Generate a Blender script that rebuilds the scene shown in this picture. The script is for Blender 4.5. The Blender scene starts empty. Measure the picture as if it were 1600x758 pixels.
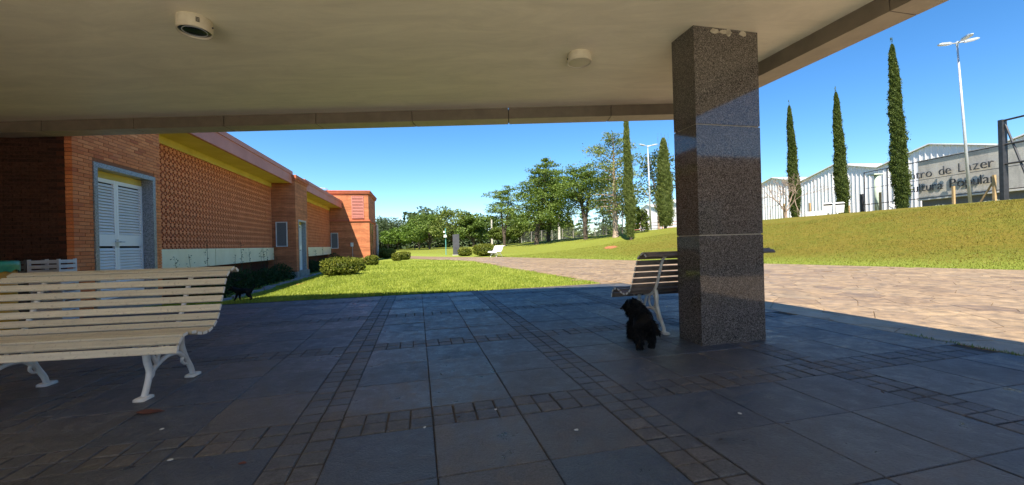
import bpy, bmesh, math, random
import numpy as np
from mathutils import Vector, Matrix, Quaternion

# ------------------------------------------------------------------ camera, sky, sun, exposure
S = bpy.context.scene
C = S.collection
YAW = math.radians(13.4)                       # the paving and the buildings are turned by this much
G1 = Vector((-math.sin(YAW), math.cos(YAW), 0))   # "away" along the paving bands
G2 = Vector((math.cos(YAW), math.sin(YAW), 0))    # "right" across the paving bands
def W(a, b, z=0.0):
    return G1*a + G2*b + Vector((0, 0, z))

cam = bpy.data.cameras.new('camera'); camo = bpy.data.objects.new('camera', cam); C.objects.link(camo)
cam.sensor_width = 36.0; cam.lens = 620/1600*36; cam.clip_start = 0.05; cam.clip_end = 3000
r = 0.027
M = Matrix(((math.cos(r), math.sin(r), 0), (0, 0, -1), (-math.sin(r), math.cos(r), 0)))
camo.matrix_world = Matrix.Translation((0, 0, 1.05)) @ (Matrix.Rotation(0.0015, 3, 'X') @ M).to_4x4()
S.camera = camo

SUN_D = (G1*0.728 + G2*0.33 - Vector((0, 0, 1))).normalized()
world = bpy.data.worlds.new('World'); S.world = world; world.use_nodes = True
wn = world.node_tree.nodes; wl = world.node_tree.links
sky = wn.new('ShaderNodeTexSky'); sky.sky_type = 'NISHITA'; sky.sun_disc = False
sky.sun_elevation = math.asin(-SUN_D.z); sky.sun_rotation = math.atan2(-SUN_D.x, -SUN_D.y)
sky.altitude = 900; sky.air_density = 1.0; sky.dust_density = 0.0; sky.ozone_density = 4.0
wn['Background'].inputs[1].default_value = 0.074
hs = wn.new('ShaderNodeHueSaturation'); hs.inputs['Saturation'].default_value = 1.25
wl.new(sky.outputs[0], hs.inputs['Color']); wl.new(hs.outputs[0], wn['Background'].inputs[0])
sun = bpy.data.lights.new('sun', 'SUN'); sun.energy = 3.8; sun.angle = math.radians(0.53); sun.color = (1, 0.92, 0.78)
suno = bpy.data.objects.new('sun', sun); C.objects.link(suno)
suno.rotation_mode = 'QUATERNION'; suno.rotation_quaternion = SUN_D.to_track_quat('-Z', 'Y'); suno.location = (-20, -40, 60)
S.view_settings.view_transform = 'Standard'; S.view_settings.look = 'None'
S.view_settings.gamma = 1.0; S.view_settings.use_curve_mapping = False
S.view_settings.exposure = 1.58
S.cycles.max_bounces = 10; S.cycles.diffuse_bounces = 6; S.cycles.glossy_bounces = 4
S.cycles.transparent_max_bounces = 8; S.cycles.use_denoising = True
S.cycles.sample_clamp_indirect = 8.0

# ------------------------------------------------------------------ helpers
rng = np.random.default_rng(7); random.seed(7)

class MB:
    """collects shapes; build() links them as one mesh object"""
    def __init__(s, off=(0, 0, 0)):
        s.v = []; s.f = []; s.m = []; s.off = Vector(off); s.var = []; s.cv = 0.0
    def add(s, vs, fs, mi=0):
        n = len(s.v); s.v += [tuple(Vector(p)-s.off) for p in vs]
        for f in fs:
            s.f.append([i+n for i in f]); s.m.append(mi); s.var.append(s.cv)
        return s
    def box(s, x0, x1, y0, y1, z0, z1, mi=0):
        return s.add([(x0,y0,z0),(x1,y0,z0),(x1,y1,z0),(x0,y1,z0),(x0,y0,z1),(x1,y0,z1),(x1,y1,z1),(x0,y1,z1)],
                     [(0,3,2,1),(4,5,6,7),(0,1,5,4),(1,2,6,5),(2,3,7,6),(3,0,4,7)], mi)
    def obox(s, c, ax, ay, az, mi=0):
        c, ax, ay, az = Vector(c), Vector(ax), Vector(ay), Vector(az); vs = []
        for k in (-1, 1):
            for i, j in ((-1,-1),(1,-1),(1,1),(-1,1)): vs.append(c+ax*i+ay*j+az*k)
        return s.add(vs, [(0,3,2,1),(4,5,6,7),(0,1,5,4),(1,2,6,5),(2,3,7,6),(3,0,4,7)], mi)
    def cbox(s, x0, x1, y0, y1, z0, z1, ch, mi=0):     # box with a chamfered top
        return s.add([(x0,y0,z0),(x1,y0,z0),(x1,y1,z0),(x0,y1,z0),(x0,y0,z1-ch),(x1,y0,z1-ch),(x1,y1,z1-ch),(x0,y1,z1-ch),
                      (x0+ch,y0+ch,z1),(x1-ch,y0+ch,z1),(x1-ch,y1-ch,z1),(x0+ch,y1-ch,z1)],
                     [(0,1,5,4),(1,2,6,5),(2,3,7,6),(3,0,4,7),(4,5,9,8),(5,6,10,9),(6,7,11,10),(7,4,8,11),(8,9,10,11)], mi)
    def prism(s, poly, z0, z1, mi=0, z1f=None):
        n = len(poly)
        vs = [(p[0],p[1],z0) for p in poly]+[(p[0],p[1],z1) for p in poly]
        fs = [tuple(range(n, 2*n)), tuple(range(n-1, -1, -1))]+[(i,(i+1)%n,n+(i+1)%n,n+i) for i in range(n)]
        return s.add(vs, fs, mi)
    def tube(s, pts, rad, n=6, mi=0, flat=1.0, caps=True):
        pts = [Vector(p) for p in pts]; k = len(pts)
        if not hasattr(rad, '__len__'): rad = [rad]*k
        vs = []; fs = []; prev = None
        for i, p in enumerate(pts):
            d = (pts[min(i+1,k-1)]-pts[max(i-1,0)]).normalized()
            if prev is None:
                up = Vector((0,0,1)) if abs(d.z) < .9 else Vector((1,0,0))
                u = d.cross(up).normalized()
            else:
                u = (prev-d*prev.dot(d)).normalized()
            prev = u; w = d.cross(u)
            for j in range(n):
                a = 2*math.pi*j/n; vs.append(p+(u*math.cos(a)*flat+w*math.sin(a))*rad[i])
        for i in range(k-1):
            for j in range(n):
                fs.append((i*n+j, i*n+(j+1)%n, (i+1)*n+(j+1)%n, (i+1)*n+j))
        if caps: fs += [tuple(range(n-1,-1,-1)), tuple(range((k-1)*n, k*n))]
        return s.add(vs, fs, mi)
    def cyl(s, c, rad, z0, z1, n=24, mi=0, r2=None):
        r2 = rad if r2 is None else r2
        vs = [(c[0]+rad*math.cos(2*math.pi*i/n), c[1]+rad*math.sin(2*math.pi*i/n), z0) for i in range(n)]
        vs += [(c[0]+r2*math.cos(2*math.pi*i/n), c[1]+r2*math.sin(2*math.pi*i/n), z1) for i in range(n)]
        return s.add(vs, [tuple(range(n-1,-1,-1)), tuple(range(n,2*n))]+[(i,(i+1)%n,n+(i+1)%n,n+i) for i in range(n)], mi)
    def mesh(s, name, mats, smooth=False):
        me = bpy.data.meshes.new(name); me.from_pydata(s.v, [], s.f)
        for m in (mats if isinstance(mats, (list, tuple)) else [mats]): me.materials.append(m)
        me.polygons.foreach_set('material_index', s.m)
        if any(s.var):
            at = me.attributes.new('var', 'FLOAT', 'FACE'); at.data.foreach_set('value', np.array(s.var, np.float32))
        if smooth: me.polygons.foreach_set('use_smooth', [True]*len(s.f))
        me.update(); return me
    def build(s, name, mats, parent=None, smooth=False, loc=None):
        o = bpy.data.objects.new(name, s.mesh(name, mats, smooth)); C.objects.link(o)
        if parent: o.parent = parent
        if loc is not None: o.location = loc
        return o

def place(name, me, parent, loc, rz=0.0, scale=None):
    o = bpy.data.objects.new(name, me); C.objects.link(o)
    if parent: o.parent = parent
    o.location = loc
    if rz: o.rotation_euler.z = rz
    if scale: o.scale = scale
    return o
def tag(o, label, cat, group=None):
    o['label'] = label; o['category'] = cat
    if group: o['group'] = group
    return o
def thing(name, label, cat, loc=(0,0,0), rz=0.0, group=None):
    o = bpy.data.objects.new(name, None); C.objects.link(o); o.location = loc; o.rotation_euler.z = rz
    o.empty_display_size = .2
    return tag(o, label, cat, group)
def copy_tree(o, parent=None):
    c = o.copy(); C.objects.link(c); c.parent = parent
    for ch in list(o.children): copy_tree(ch, c)
    return c
def struct(o): o['kind'] = 'structure'; return o
def stuff(o): o['kind'] = 'stuff'; return o

# ------------------------------------------------------------------ materials
class NT:
    def __init__(s, name):
        s.m = bpy.data.materials.new(name); s.m.use_nodes = True; s.n = s.m.node_tree.nodes; s.l = s.m.node_tree.links
        s.b = s.n['Principled BSDF']; s.out = s.n['Material Output']; s.co = None
    def node(s, t, **k):
        x = s.n.new(t)
        for a, v in k.items(): setattr(x, a, v)
        return x
    def coord(s, out='Object', scale=None):
        if s.co is None: s.co = s.node('ShaderNodeTexCoord')
        if scale is None: return s.co.outputs[out]
        mp = s.node('ShaderNodeMapping'); mp.inputs['Scale'].default_value = scale; s.l.new(s.co.outputs[out], mp.inputs[0]); return mp.outputs[0]
    def noise(s, sc, detail=4, rough=.6, vec=None, dist=0):
        x = s.node('ShaderNodeTexNoise'); x.inputs['Scale'].default_value = sc; x.inputs['Detail'].default_value = detail
        x.inputs['Roughness'].default_value = rough; x.inputs['Distortion'].default_value = dist
        s.l.new(vec if vec is not None else s.coord(), x.inputs['Vector']); return x.outputs[0]
    def ramp(s, fac, stops):
        x = s.node('ShaderNodeValToRGB'); e = x.color_ramp.elements
        while len(e) < len(stops): e.new(.5)
        for i, (p, c) in enumerate(stops):
            e[i].position = p; e[i].color = (c, c, c, 1) if not hasattr(c, '__len__') else (*c, 1)
        s.l.new(fac, x.inputs[0]); return x.outputs[0]
    def mix(s, fac, a, b, mode='MIX'):
        x = s.node('ShaderNodeMix', data_type='RGBA', blend_type=mode)
        for sock, v in ((x.inputs[0], fac), (x.inputs[6], a), (x.inputs[7], b)):
            if hasattr(v, 'is_linked'): s.l.new(v, sock)
            elif hasattr(v, '__len__'): sock.default_value = (*v, 1)
            else: sock.default_value = v
        return x.outputs[2]
    def math(s, op, a, b=0.0):
        x = s.node('ShaderNodeMath', operation=op)
        for sock, v in ((x.inputs[0], a), (x.inputs[1], b)):
            if hasattr(v, 'is_linked'): s.l.new(v, sock)
            else: sock.default_value = v
        return x.outputs[0]
    def rand(s):                                        # per object + per joined piece
        oi = s.node('ShaderNodeObjectInfo'); at = s.node('ShaderNodeAttribute', attribute_name='var')
        return s.math('FRACT', s.math('ADD', oi.outputs['Random'], at.outputs['Fac']))
    def color(s, c):
        if hasattr(c, 'is_linked'): s.l.new(c, s.b.inputs['Base Color'])
        else: s.b.inputs['Base Color'].default_value = (*c, 1)
    def bump(s, h, strength=.3, dist=.02):
        x = s.node('ShaderNodeBump'); x.inputs['Strength'].default_value = strength; x.inputs['Distance'].default_value = dist
        s.l.new(h, x.inputs['Height']); s.l.new(x.outputs[0], s.b.inputs['Normal'])
    def rough(s, r):
        if hasattr(r, 'is_linked'): s.l.new(r, s.b.inputs['Roughness'])
        else: s.b.inputs['Roughness'].default_value = r
    def spec(s, v): s.b.inputs['Specular IOR Level'].default_value = v

def simple(name, c1, c2=None, sc=4, rough=.6, spec=.4, bump=0, bsc=40, metal=0, lo=.35, hi=.65):
    t = NT(name); c2 = c2 or tuple(x*.8 for x in c1)
    t.color(t.ramp(t.noise(sc), [(lo, c1), (hi, c2)])); t.rough(rough); t.spec(spec)
    t.b.inputs['Metallic'].default_value = metal
    if bump: t.bump(t.noise(bsc, 3), bump, .01)
    return t.m

def foliage(name, c1, c2, c3, trans=.25):
    t = NT(name); at = t.node('ShaderNodeAttribute', attribute_name='var')
    col = t.ramp(at.outputs['Fac'], [(0, c1), (.55, c2), (1, c3)])
    d = t.node('ShaderNodeBsdfDiffuse'); tr = t.node('ShaderNodeBsdfTranslucent'); g = t.node('ShaderNodeBsdfGlossy'); g.inputs['Roughness'].default_value = .45
    t.l.new(col, d.inputs[0]); t.l.new(t.mix(1, col, (1, 1, .5), 'MULTIPLY'), tr.inputs[0])
    m1 = t.node('ShaderNodeMixShader'); m1.inputs[0].default_value = trans; t.l.new(d.outputs[0], m1.inputs[1]); t.l.new(tr.outputs[0], m1.inputs[2])
    m2 = t.node('ShaderNodeMixShader'); m2.inputs[0].default_value = .012; t.l.new(m1.outputs[0], m2.inputs[1]); t.l.new(g.outputs[0], m2.inputs[2])
    t.l.new(m2.outputs[0], t.out.inputs[0]); t.n.remove(t.b); return t.m

MT = {}
def slab_mat(name, stops, rough_lo, rough_hi, bump, sc=9, spec=.5, stain=(.05,.045,.04), bd=.022):
    t = NT(name); base = t.ramp(t.rand(), stops)
    geo = t.node('ShaderNodeNewGeometry'); pos = geo.outputs['Position']
    n1 = t.noise(sc, 8, .65, pos, .4); n2 = t.noise(1.1, 4, .6, pos); n3 = t.noise(90, 3, .7, pos)
    col = t.mix(1, base, t.ramp(n1, [(.28, .45), (.72, 1.5)]), 'MULTIPLY')
    col = t.mix(1, col, t.ramp(n3, [(.3, .68), (.7, 1.32)]), 'MULTIPLY')
    col = t.mix(t.ramp(n2, [(.5, 0), (.75, .45)]), col, stain)
    rv2 = t.math('ADD', t.math('FRACT', t.math('MULTIPLY', t.rand(), 7.31)), t.ramp(t.noise(2.6, 6, .7, pos, .6), [(.35, 0), (.65, 1.6)]))
    t.color(col); t.rough(t.math('ADD', t.ramp(n1, [(.3, rough_lo), (.7, rough_hi)]), t.math('MULTIPLY', rv2, .10))); t.spec(spec)
    t.bump(t.mix(.3, n1, n3), bump, bd); return t.m
MT['slab'] = slab_mat('slate_slab', [(0,(.066,.070,.080)),(.2,(.088,.080,.074)),(.4,(.060,.067,.084)),(.6,(.048,.058,.078)),(.8,(.105,.088,.075)),(1,(.074,.078,.088))], .14, .56, 1.0, spec=.62)
MT['cobble'] = slab_mat('granite_sett', [(0,(.09,.082,.076)),(.3,(.078,.081,.09)),(.6,(.108,.095,.085)),(.8,(.066,.072,.085)),(1,(.09,.088,.086))], .34, .56, .45, 22, spec=.5)
MT['flag'] = slab_mat('plaza_flagstone', [(0,(.28,.19,.11)),(.25,(.33,.23,.132)),(.45,(.25,.168,.10)),(.65,(.345,.242,.14)),(.85,(.205,.138,.085)),(1,(.30,.215,.125))], .28, .5, .35, 6, spec=.4, stain=(.24,.175,.12), bd=.006)
MT['mortar'] = simple('terrace_mortar', (.055,.050,.045), (.085,.072,.06), 12, .9, .2, .6, 60)
MT['bounce_paving'] = simple('pale_bounce_paving', (.74,.69,.59), (.66,.61,.51), 2, .8, .3, .2)  # for the unseen ground that throws sun up to the ceiling
MT['sand'] = simple('plaza_joint_sand', (.25,.175,.11), (.20,.14,.09), 3, .9, .2, .5, 40)

def ceil_mat():
    t = NT('painted_ceiling'); n = t.noise(.7, 6, .65); n2 = t.noise(60, 3)
    n3 = t.noise(2.2, 7, .75, t.coord('Object', (.4, 1.6, 1)), .8)
    c_ = t.mix(t.ramp(n, [(.4, 0), (.75, .5)]), (.94,.87,.68), (.89,.81,.62)); t.color(t.mix(1, c_, t.ramp(n3, [(.35,.84),(.65,1.0)]), 'MULTIPLY')); t.rough(.55); t.spec(.3); t.bump(n2, .12, .01); return t.m
MT['ceiling'] = ceil_mat()
MT['fascia_edge'] = simple('fascia_edge_stone', (.46,.39,.30), (.38,.32,.25), 5, .5, .4, .15, 60)
MT['fascia'] = simple('fascia_stone', (.20,.165,.13), (.155,.128,.10), 5, .5, .4, .15, 60)
MT['dark'] = simple('joint_dark', (.03,.028,.025), None, 5, .9, .1)

def granite(name, cols, polish, sc=70):
    t = NT(name)
    v = t.node('ShaderNodeTexVoronoi'); v.inputs['Scale'].default_value = sc; t.l.new(t.coord(), v.inputs['Vector'])
    bw = t.node('ShaderNodeSeparateColor'); t.l.new(v.outputs['Color'], bw.inputs[0])
    n = t.noise(sc*.55, 3, .7)
    f = t.math('ADD', t.math('MULTIPLY', bw.outputs[0], .55), t.math('MULTIPLY', n, .5))
    t.color(t.ramp(f, [(.3, cols[0]), (.5, cols[1]), (.62, cols[2]), (.85, cols[3])])); t.rough(polish); t.spec(.65); return t.m
MT['granite'] = granite('polished_granite', [(.022,.019,.017),(.07,.06,.052),(.145,.125,.11),(.27,.24,.215)], .06, 210)
MT['grey_granite'] = granite('grey_granite_frame', [(.10,.11,.12),(.21,.22,.24),(.30,.31,.33),(.42,.43,.45)], .3, 110)

def brick_piece():
    t = NT('fired_brick'); rv = t.rand(); n = t.noise(35, 5, .7)
    base = t.ramp(rv, [(0,(.55,.16,.06)),(.3,(.74,.27,.105)),(.5,(.62,.20,.075)),(.7,(.70,.24,.09)),(.85,(.47,.13,.055)),(1,(.78,.31,.13))])
    geo = t.node('ShaderNodeNewGeometry'); big = t.noise(1.6, 5, .6, geo.outputs['Position'])
    col = t.mix(1, base, t.ramp(n, [(.25,.75),(.75,1.2)]), 'MULTIPLY')
    col = t.mix(t.ramp(big, [(.55, 0), (.8, .35)]), col, (.30,.10,.055))
    t.color(col); t.rough(.85); t.spec(.25); t.bump(n, .35, .008); return t.m
MT['brick'] = brick_piece()
MT['shade_brick_piece'] = slab_mat('painted_shade_brick', [(0,(.055,.026,.018)),(.4,(.075,.034,.022)),(.7,(.045,.022,.016)),(1,(.065,.03,.02))], .8, .95, .4, 30, spec=.2, stain=(.03,.018,.014))  # the pier's brick again, with the shade put into its colour
MT['brick_mortar'] = simple('brick_mortar', (.30,.13,.075), (.22,.10,.06), 20, .95, .1, .4, 80)

def brick_wall(axis):                                  # far brickwork: courses too small to pick apart
    t = NT('far_brickwork_'+axis); sep = t.node('ShaderNodeSeparateXYZ'); t.l.new(t.coord(), sep.inputs[0]); cmb = t.node('ShaderNodeCombineXYZ')
    t.l.new(sep.outputs['Y' if axis == 'y' else 'X'], cmb.inputs[0]); t.l.new(sep.outputs['Z'], cmb.inputs[1])
    b = t.node('ShaderNodeTexBrick'); b.inputs['Scale'].default_value = 1; b.inputs['Brick Width'].default_value = .23; b.inputs['Row Height'].default_value = .064
    b.inputs['Mortar Size'].default_value = .006; b.inputs['Color1'].default_value = (.56,.20,.085,1); b.inputs['Color2'].default_value = (.45,.15,.065,1); b.inputs['Mortar'].default_value = (.30,.13,.075,1)
    b.inputs['Mortar Smooth'].default_value = .3; t.l.new(cmb.outputs[0], b.inputs['Vector'])
    n = t.noise(2.2, 6, .65); rows = t.noise(1, 2, .5, t.coord('Object', (.35,.35,11)))
    col = t.mix(1, b.outputs[0], t.ramp(n, [(.3,.78),(.7,1.12)]), 'MULTIPLY')
    col = t.mix(1, col, t.ramp(rows, [(.35,.78),(.6,1.1)]), 'MULTIPLY')
    t.color(col); t.rough(.85); t.spec(.25); t.bump(b.outputs[1], -.4, .01); return t.m
MT['bwx'] = brick_wall('x'); MT['bwy'] = brick_wall('y')
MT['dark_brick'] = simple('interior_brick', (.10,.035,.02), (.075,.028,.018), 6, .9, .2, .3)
MT['terracotta'] = simple('lattice_terracotta', (.74,.26,.12), (.62,.205,.09), 3, .85, .25, .2, 60)
MT['cornice'] = simple('cornice_brick', (.47,.145,.07), (.38,.11,.055), 4, .8, .3, .3)
MT['fascia_red'] = simple('painted_red_fascia', (.52,.21,.17), (.45,.17,.135), 1.3, .6, .35, .1)
MT['yellow'] = simple('yellow_paint', (.66,.50,.13), (.56,.41,.09), 1.5, .65, .35, .1)
MT['cream'] = simple('cream_panel', (.90,.80,.56), (.83,.72,.48), 2, .7, .3, .1)
MT['door_white'] = simple('white_door_paint', (.86,.86,.85), (.80,.80,.79), 2, .45, .45)
MT['white_iron'] = simple('white_cast_iron', (.72,.70,.66), (.60,.57,.52), 9, .45, .45, .25, 30)
def slat_mat():
    t = NT('bench_slat_paint'); g = t.noise(6, 5, .7, t.coord('Object', (.35, 9, 9))); n = t.noise(45, 4, .7); rv = t.rand()
    col = t.ramp(g, [(.3,(.64,.575,.45)),(.7,(.51,.455,.35))]); col = t.mix(1, col, t.ramp(rv, [(0,.88),(1,1.08)]), 'MULTIPLY')
    col = t.mix(t.ramp(n, [(.58,0),(.68,.65)]), col, (.30,.25,.18)); geo = t.node('ShaderNodeNewGeometry'); bl = t.noise(3, 5, .7, geo.outputs['Position']); col = t.mix(t.ramp(bl, [(.5,0),(.72,.4)]), col, (.33,.28,.20)); t.color(col); t.rough(.5); t.spec(.4); t.bump(g, .15, .005); return t.m
MT['slat'] = slat_mat()
MT['slat_shade'] = simple('painted_shade_slat', (.20,.15,.12), (.14,.105,.085), 14, .55, .4, .2, 40)  # bench slats darkened in colour to stand for unlit backs
MT['slat_white'] = simple('bench_slat_white', (.80,.79,.75), (.74,.72,.68), 6, .5, .4)
MT['vent'] = simple('vent_mesh_grey', (.20,.21,.22), (.14,.145,.15), 30, .7, .3)
MT['frame_white'] = simple('vent_frame', (.68,.68,.67), None, 4, .5)
MT['steel'] = simple('galvanised_steel', (.58,.60,.62), (.48,.50,.52), 4, .38, .5, metal=.35)
MT['lamp_white'] = simple('lamp_enamel', (.66,.60,.48), (.58,.52,.41), 12, .4, .4)
MT['black_metal'] = simple('black_painted_steel', (.025,.025,.028), (.04,.04,.045), 5, .4, .5)
MT['wood'] = simple('weathered_stake_wood', (.50,.34,.17), (.38,.26,.13), 8, .8, .2)
MT['concrete'] = simple('concrete_post', (.55,.52,.46), (.44,.41,.36), 5, .85, .2)
MT['letter'] = simple('letter_dark_metal', (.03,.032,.036), (.11,.115,.125), 1.2, .25, .6)
def panel_mat():
    t = NT('stained_render'); n = t.noise(.9, 8, .7, t.coord('Object', (1, 1, .45)), .6); n2 = t.noise(14, 5, .7)
    col = t.ramp(n, [(.3,(.78,.72,.63)),(.52,(.68,.62,.54)),(.75,(.46,.42,.37))]); t.color(t.mix(1, col, t.ramp(n2, [(.3,.85),(.7,1.1)]), 'MULTIPLY')); t.rough(.9); return t.m
MT['panel'] = panel_mat()
MT['corr'] = simple('white_corrugated_sheet', (.86,.84,.86), (.78,.76,.78), .6, .45, .45)
MT['roof_sheet'] = simple('white_roof_sheet', (.82,.82,.82), (.74,.74,.74), .5, .4, .45)
MT['blackfur'] = simple('black_fur', (.006,.006,.007), (.012,.011,.011), 20, .7, .15)
MT['yellow_bin'] = simple('yellow_plastic', (.55,.27,.02), (.42,.20,.015), 5, .5, .4)
MT['green_bag'] = simple('green_bin_liner', (.04,.30,.16), (.02,.20,.12), 8, .35, .5)
MT['crate_dark'] = simple('dark_crate_plastic', (.06,.065,.07), (.10,.10,.10), 4, .5)
MT['crate_pale'] = simple('pale_crate_plastic', (.55,.58,.62), (.42,.45,.50), 5, .5)
MT['bark'] = simple('tree_bark', (.11,.085,.065), (.06,.048,.038), 6, .95, .1, .8, 14)
MT['palebark'] = simple('pale_bark', (.42,.32,.24), (.30,.22,.16), 6, .9, .1, .6, 14)
MT['twig'] = simple('bare_twig', (.34,.25,.19), (.26,.19,.14), 6, .9, .1)
MT['stone'] = simple('kerb_stone', (.34,.31,.28), (.24,.22,.20), 6, .9, .2, .6)
MT['soil'] = simple('bare_soil', (.40,.16,.075), (.32,.13,.06), 8, .95, .1, .8)
MT['smear'] = simple('orange_smear', (.17,.05,.025), (.10,.045,.03), 30, .7, .3)
MT['lens'] = simple('dark_lamp_glass', (.012,.018,.014), (.03,.035,.025), 14, .08, .7)
MT['diffuser'] = simple('lamp_diffuser', (.62,.58,.40), (.56,.52,.36), 9, .35, .4)
MT['tealpole'] = simple('teal_pole_paint', (.12,.36,.33), (.09,.30,.28), 4, .5)
MT['monolith'] = simple('charcoal_slab', (.055,.055,.065), (.08,.08,.09), 2, .45, .4)
MT['mint'] = simple('mint_concrete', (.55,.62,.50), (.46,.53,.43), 3, .8, .2)
MT['mortarpatch'] = simple('pale_mortar', (.50,.45,.36), (.38,.33,.26), 20, .9, .1, .5)
MT['wire'] = simple('fence_wire', (.30,.31,.30), None, 5, .5, .4, metal=.5)
MT['deadleaf'] = simple('dead_leaf', (.06,.04,.025), (.09,.06,.035), 9, .8, .2)
MT['petal'] = simple('white_petal', (.6,.6,.58), None, 9, .6, .2)

F = {
 'cypress': foliage('cypress_needles', (.04,.06,.014), (.085,.12,.028), (.15,.19,.05), .28),
 'cypress_pale': foliage('cypress_needles_pale', (.07,.095,.022), (.14,.175,.045), (.23,.26,.08), .3),  # paler needles for two of the cypresses
 'conifer': foliage('conifer_needles', (.06,.10,.022), (.135,.20,.045), (.23,.30,.075), .34),
 'cedar': foliage('cedar_needles', (.10,.135,.032), (.185,.23,.06), (.28,.33,.10), .35),
 'dark': foliage('dark_leaf', (.045,.075,.02), (.10,.15,.036), (.17,.23,.06), .32),
 'mid': foliage('mid_leaf', (.06,.105,.018), (.125,.20,.035), (.21,.30,.06), .34),
 'pale': foliage('pale_leaf', (.07,.10,.02), (.13,.17,.035), (.19,.23,.06), .3),
 'bush': foliage('clipped_bush_leaf', (.06,.085,.012), (.15,.17,.025), (.27,.27,.045), .3),
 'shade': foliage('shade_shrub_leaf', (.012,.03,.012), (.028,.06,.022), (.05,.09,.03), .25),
 'blue': foliage('bluish_leaf', (.045,.07,.035), (.085,.12,.06), (.14,.18,.09), .28),
 'grass': foliage('lawn_blade', (.17,.225,.03), (.32,.38,.06), (.48,.50,.11), .35),
 'bankg': foliage('bank_blade', (.085,.11,.012), (.16,.19,.022), (.24,.25,.042), .3),
 'dry': foliage('dry_grass_blade', (.095,.085,.012), (.17,.14,.024), (.25,.175,.045), .3),
 'succ': foliage('grey_ground_cover', (.22,.26,.20), (.32,.36,.28), (.40,.42,.33), .2),
}
def ground_mat():
    t = NT('lawn_ground'); at = t.node('ShaderNodeAttribute', attribute_name='dry'); geo = t.node('ShaderNodeNewGeometry'); pos = geo.outputs['Position']
    n1 = t.noise(.55, 6, .65, pos, .5); n2 = t.noise(26, 5, .8, pos); n3 = t.noise(5.5, 5, .7, pos, .4)
    green = t.ramp(n2, [(.28,(.11,.145,.02)),(.5,(.24,.29,.045)),(.72,(.38,.42,.08))])
    dry = t.ramp(n2, [(.28,(.085,.070,.008)),(.5,(.165,.133,.02)),(.72,(.24,.185,.04))])
    f = t.math('MULTIPLY', at.outputs['Fac'], t.ramp(t.math('ADD', t.math('MULTIPLY', n1, .6), t.math('MULTIPLY', n3, .4)), [(.38,.12),(.56,1)]))
    green = t.mix(t.math('MULTIPLY', at.outputs['Fac'], .95), green, t.ramp(n2, [(.28,(.055,.065,.008)),(.5,(.115,.125,.016)),(.72,(.175,.175,.032))])); col = t.mix(f, green, dry); col = t.mix(1, col, t.ramp(n3, [(.3,.8),(.7,1.15)]), 'MULTIPLY')
    t.color(col); t.rough(.95); t.spec(.1); t.bump(t.mix(.5, n2, n3), 1.0, .06); return t.m
MT['ground'] = ground_mat()

# ------------------------------------------------------------------ terrain
def sm(t):
    t = np.clip(t, 0, 1); return t*t*(3-2*t)
TT = [-90,-60,-45,-33,-23,-2,30]; HH = [.4,.9,1.5,1.9,2.35,2.5,2.6]; WW = [30,28,26,24,22,13.5,12]
def terr(x, y):
    x = np.asarray(x, float); y = np.asarray(y, float)
    s = .825*x+.565*y-16.65; t = .565*x-.825*y
    z = -.03+np.where(s > 0, np.interp(t, TT, HH)*sm(s/np.interp(t, TT, WW)), 0)
    a = x*G1.x+y*G1.y; b = x*G2.x+y*G2.y
    z = z-.27*sm((-2.6-b)/2.6)*sm((a-8.9)/2.5)*(1-sm((a-50)/30))
    return z+.012*np.where(s > 3, np.sin(x*1.7+y*.9)*np.sin(y*1.3-x*.4), 0)
def T(x, y): return float(terr(x, y))

def axis(lo, hi, d):
    mid = list(np.arange(lo, hi, d)); out = []; v = hi; st = d
    while v < 900: out.append(v); st *= 1.3; v += st
    neg = []; v = lo-d; st = d
    while v > -900: neg.append(v); st *= 1.3; v -= st
    return np.array(neg[::-1]+mid+out)
xs = axis(-16, 44, .7); ys = axis(-20, 66, .7)
X, Y = np.meshgrid(xs, ys); Z = terr(X, Y)
nx, ny = len(xs), len(ys)
idx = np.arange(nx*ny).reshape(ny, nx)
me = bpy.data.meshes.new('ground')
me.from_pydata(np.stack([X.ravel(), Y.ravel(), Z.ravel()], 1).tolist(), [],
               np.stack([idx[:-1,:-1], idx[:-1,1:], idx[1:,1:], idx[1:,:-1]], -1).reshape(-1, 4).tolist())
sv = (.825*X+.565*Y-16.65).ravel(); tv = (.565*X-.825*Y).ravel()
dry = np.clip(.05+.95*sm((sv-.3)/4)*(.28+.72*sm((tv+27)/19)), 0, 1)
at = me.attributes.new('dry', 'FLOAT', 'POINT'); at.data.foreach_set('value', dry.astype(np.float32))
me.polygons.foreach_set('use_smooth', [True]*len(me.polygons)); me.materials.append(MT['ground'])
ground = bpy.data.objects.new('lawn', me); C.objects.link(ground); struct(ground)

# plaza sheet (joint sand under the flagstones) and the path it narrows into
PLO = [(2.21,9.89),(1.39,12.53),(-.08,16.69),(-.9,19.72),(-2.46,24.65),(-4.87,28.31),(-7.04,31.03),(-8.67,33.49),(-13.03,40.28),(-30,60)]
PUP = [(1.3,27.6),(-.77,30.2),(-3.02,32.6),(-5.83,35.2),(-8.39,38.2),(-10.54,41.2),(-14.86,47),(-33,64)]
def V2(v): return (v.x, v.y)
plaza_poly = [V2(W(8.96,1.3))]+PLO+PUP[::-1]+[(13.17,10.2),(30,-14.3),(34,-40),V2(W(-40,4)),V2(W(-9,4.87)),V2(W(8.96,4.87))]
def flat_sheet(name, poly, z, mat):
    bm = bmesh.new(); vs = [bm.verts.new((p[0], p[1], z)) for p in poly]; fc = bm.faces.new(vs); fc.normal_update()
    if fc.normal.z < 0: fc.normal_flip()
    bmesh.ops.triangulate(bm, faces=[fc])
    m = bpy.data.meshes.new(name); bm.to_mesh(m); bm.free(); m.materials.append(mat)
    o = bpy.data.objects.new(name, m); C.objects.link(o); return struct(o)
plaza = flat_sheet('plaza', plaza_poly, -.012, MT['sand'])

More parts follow.
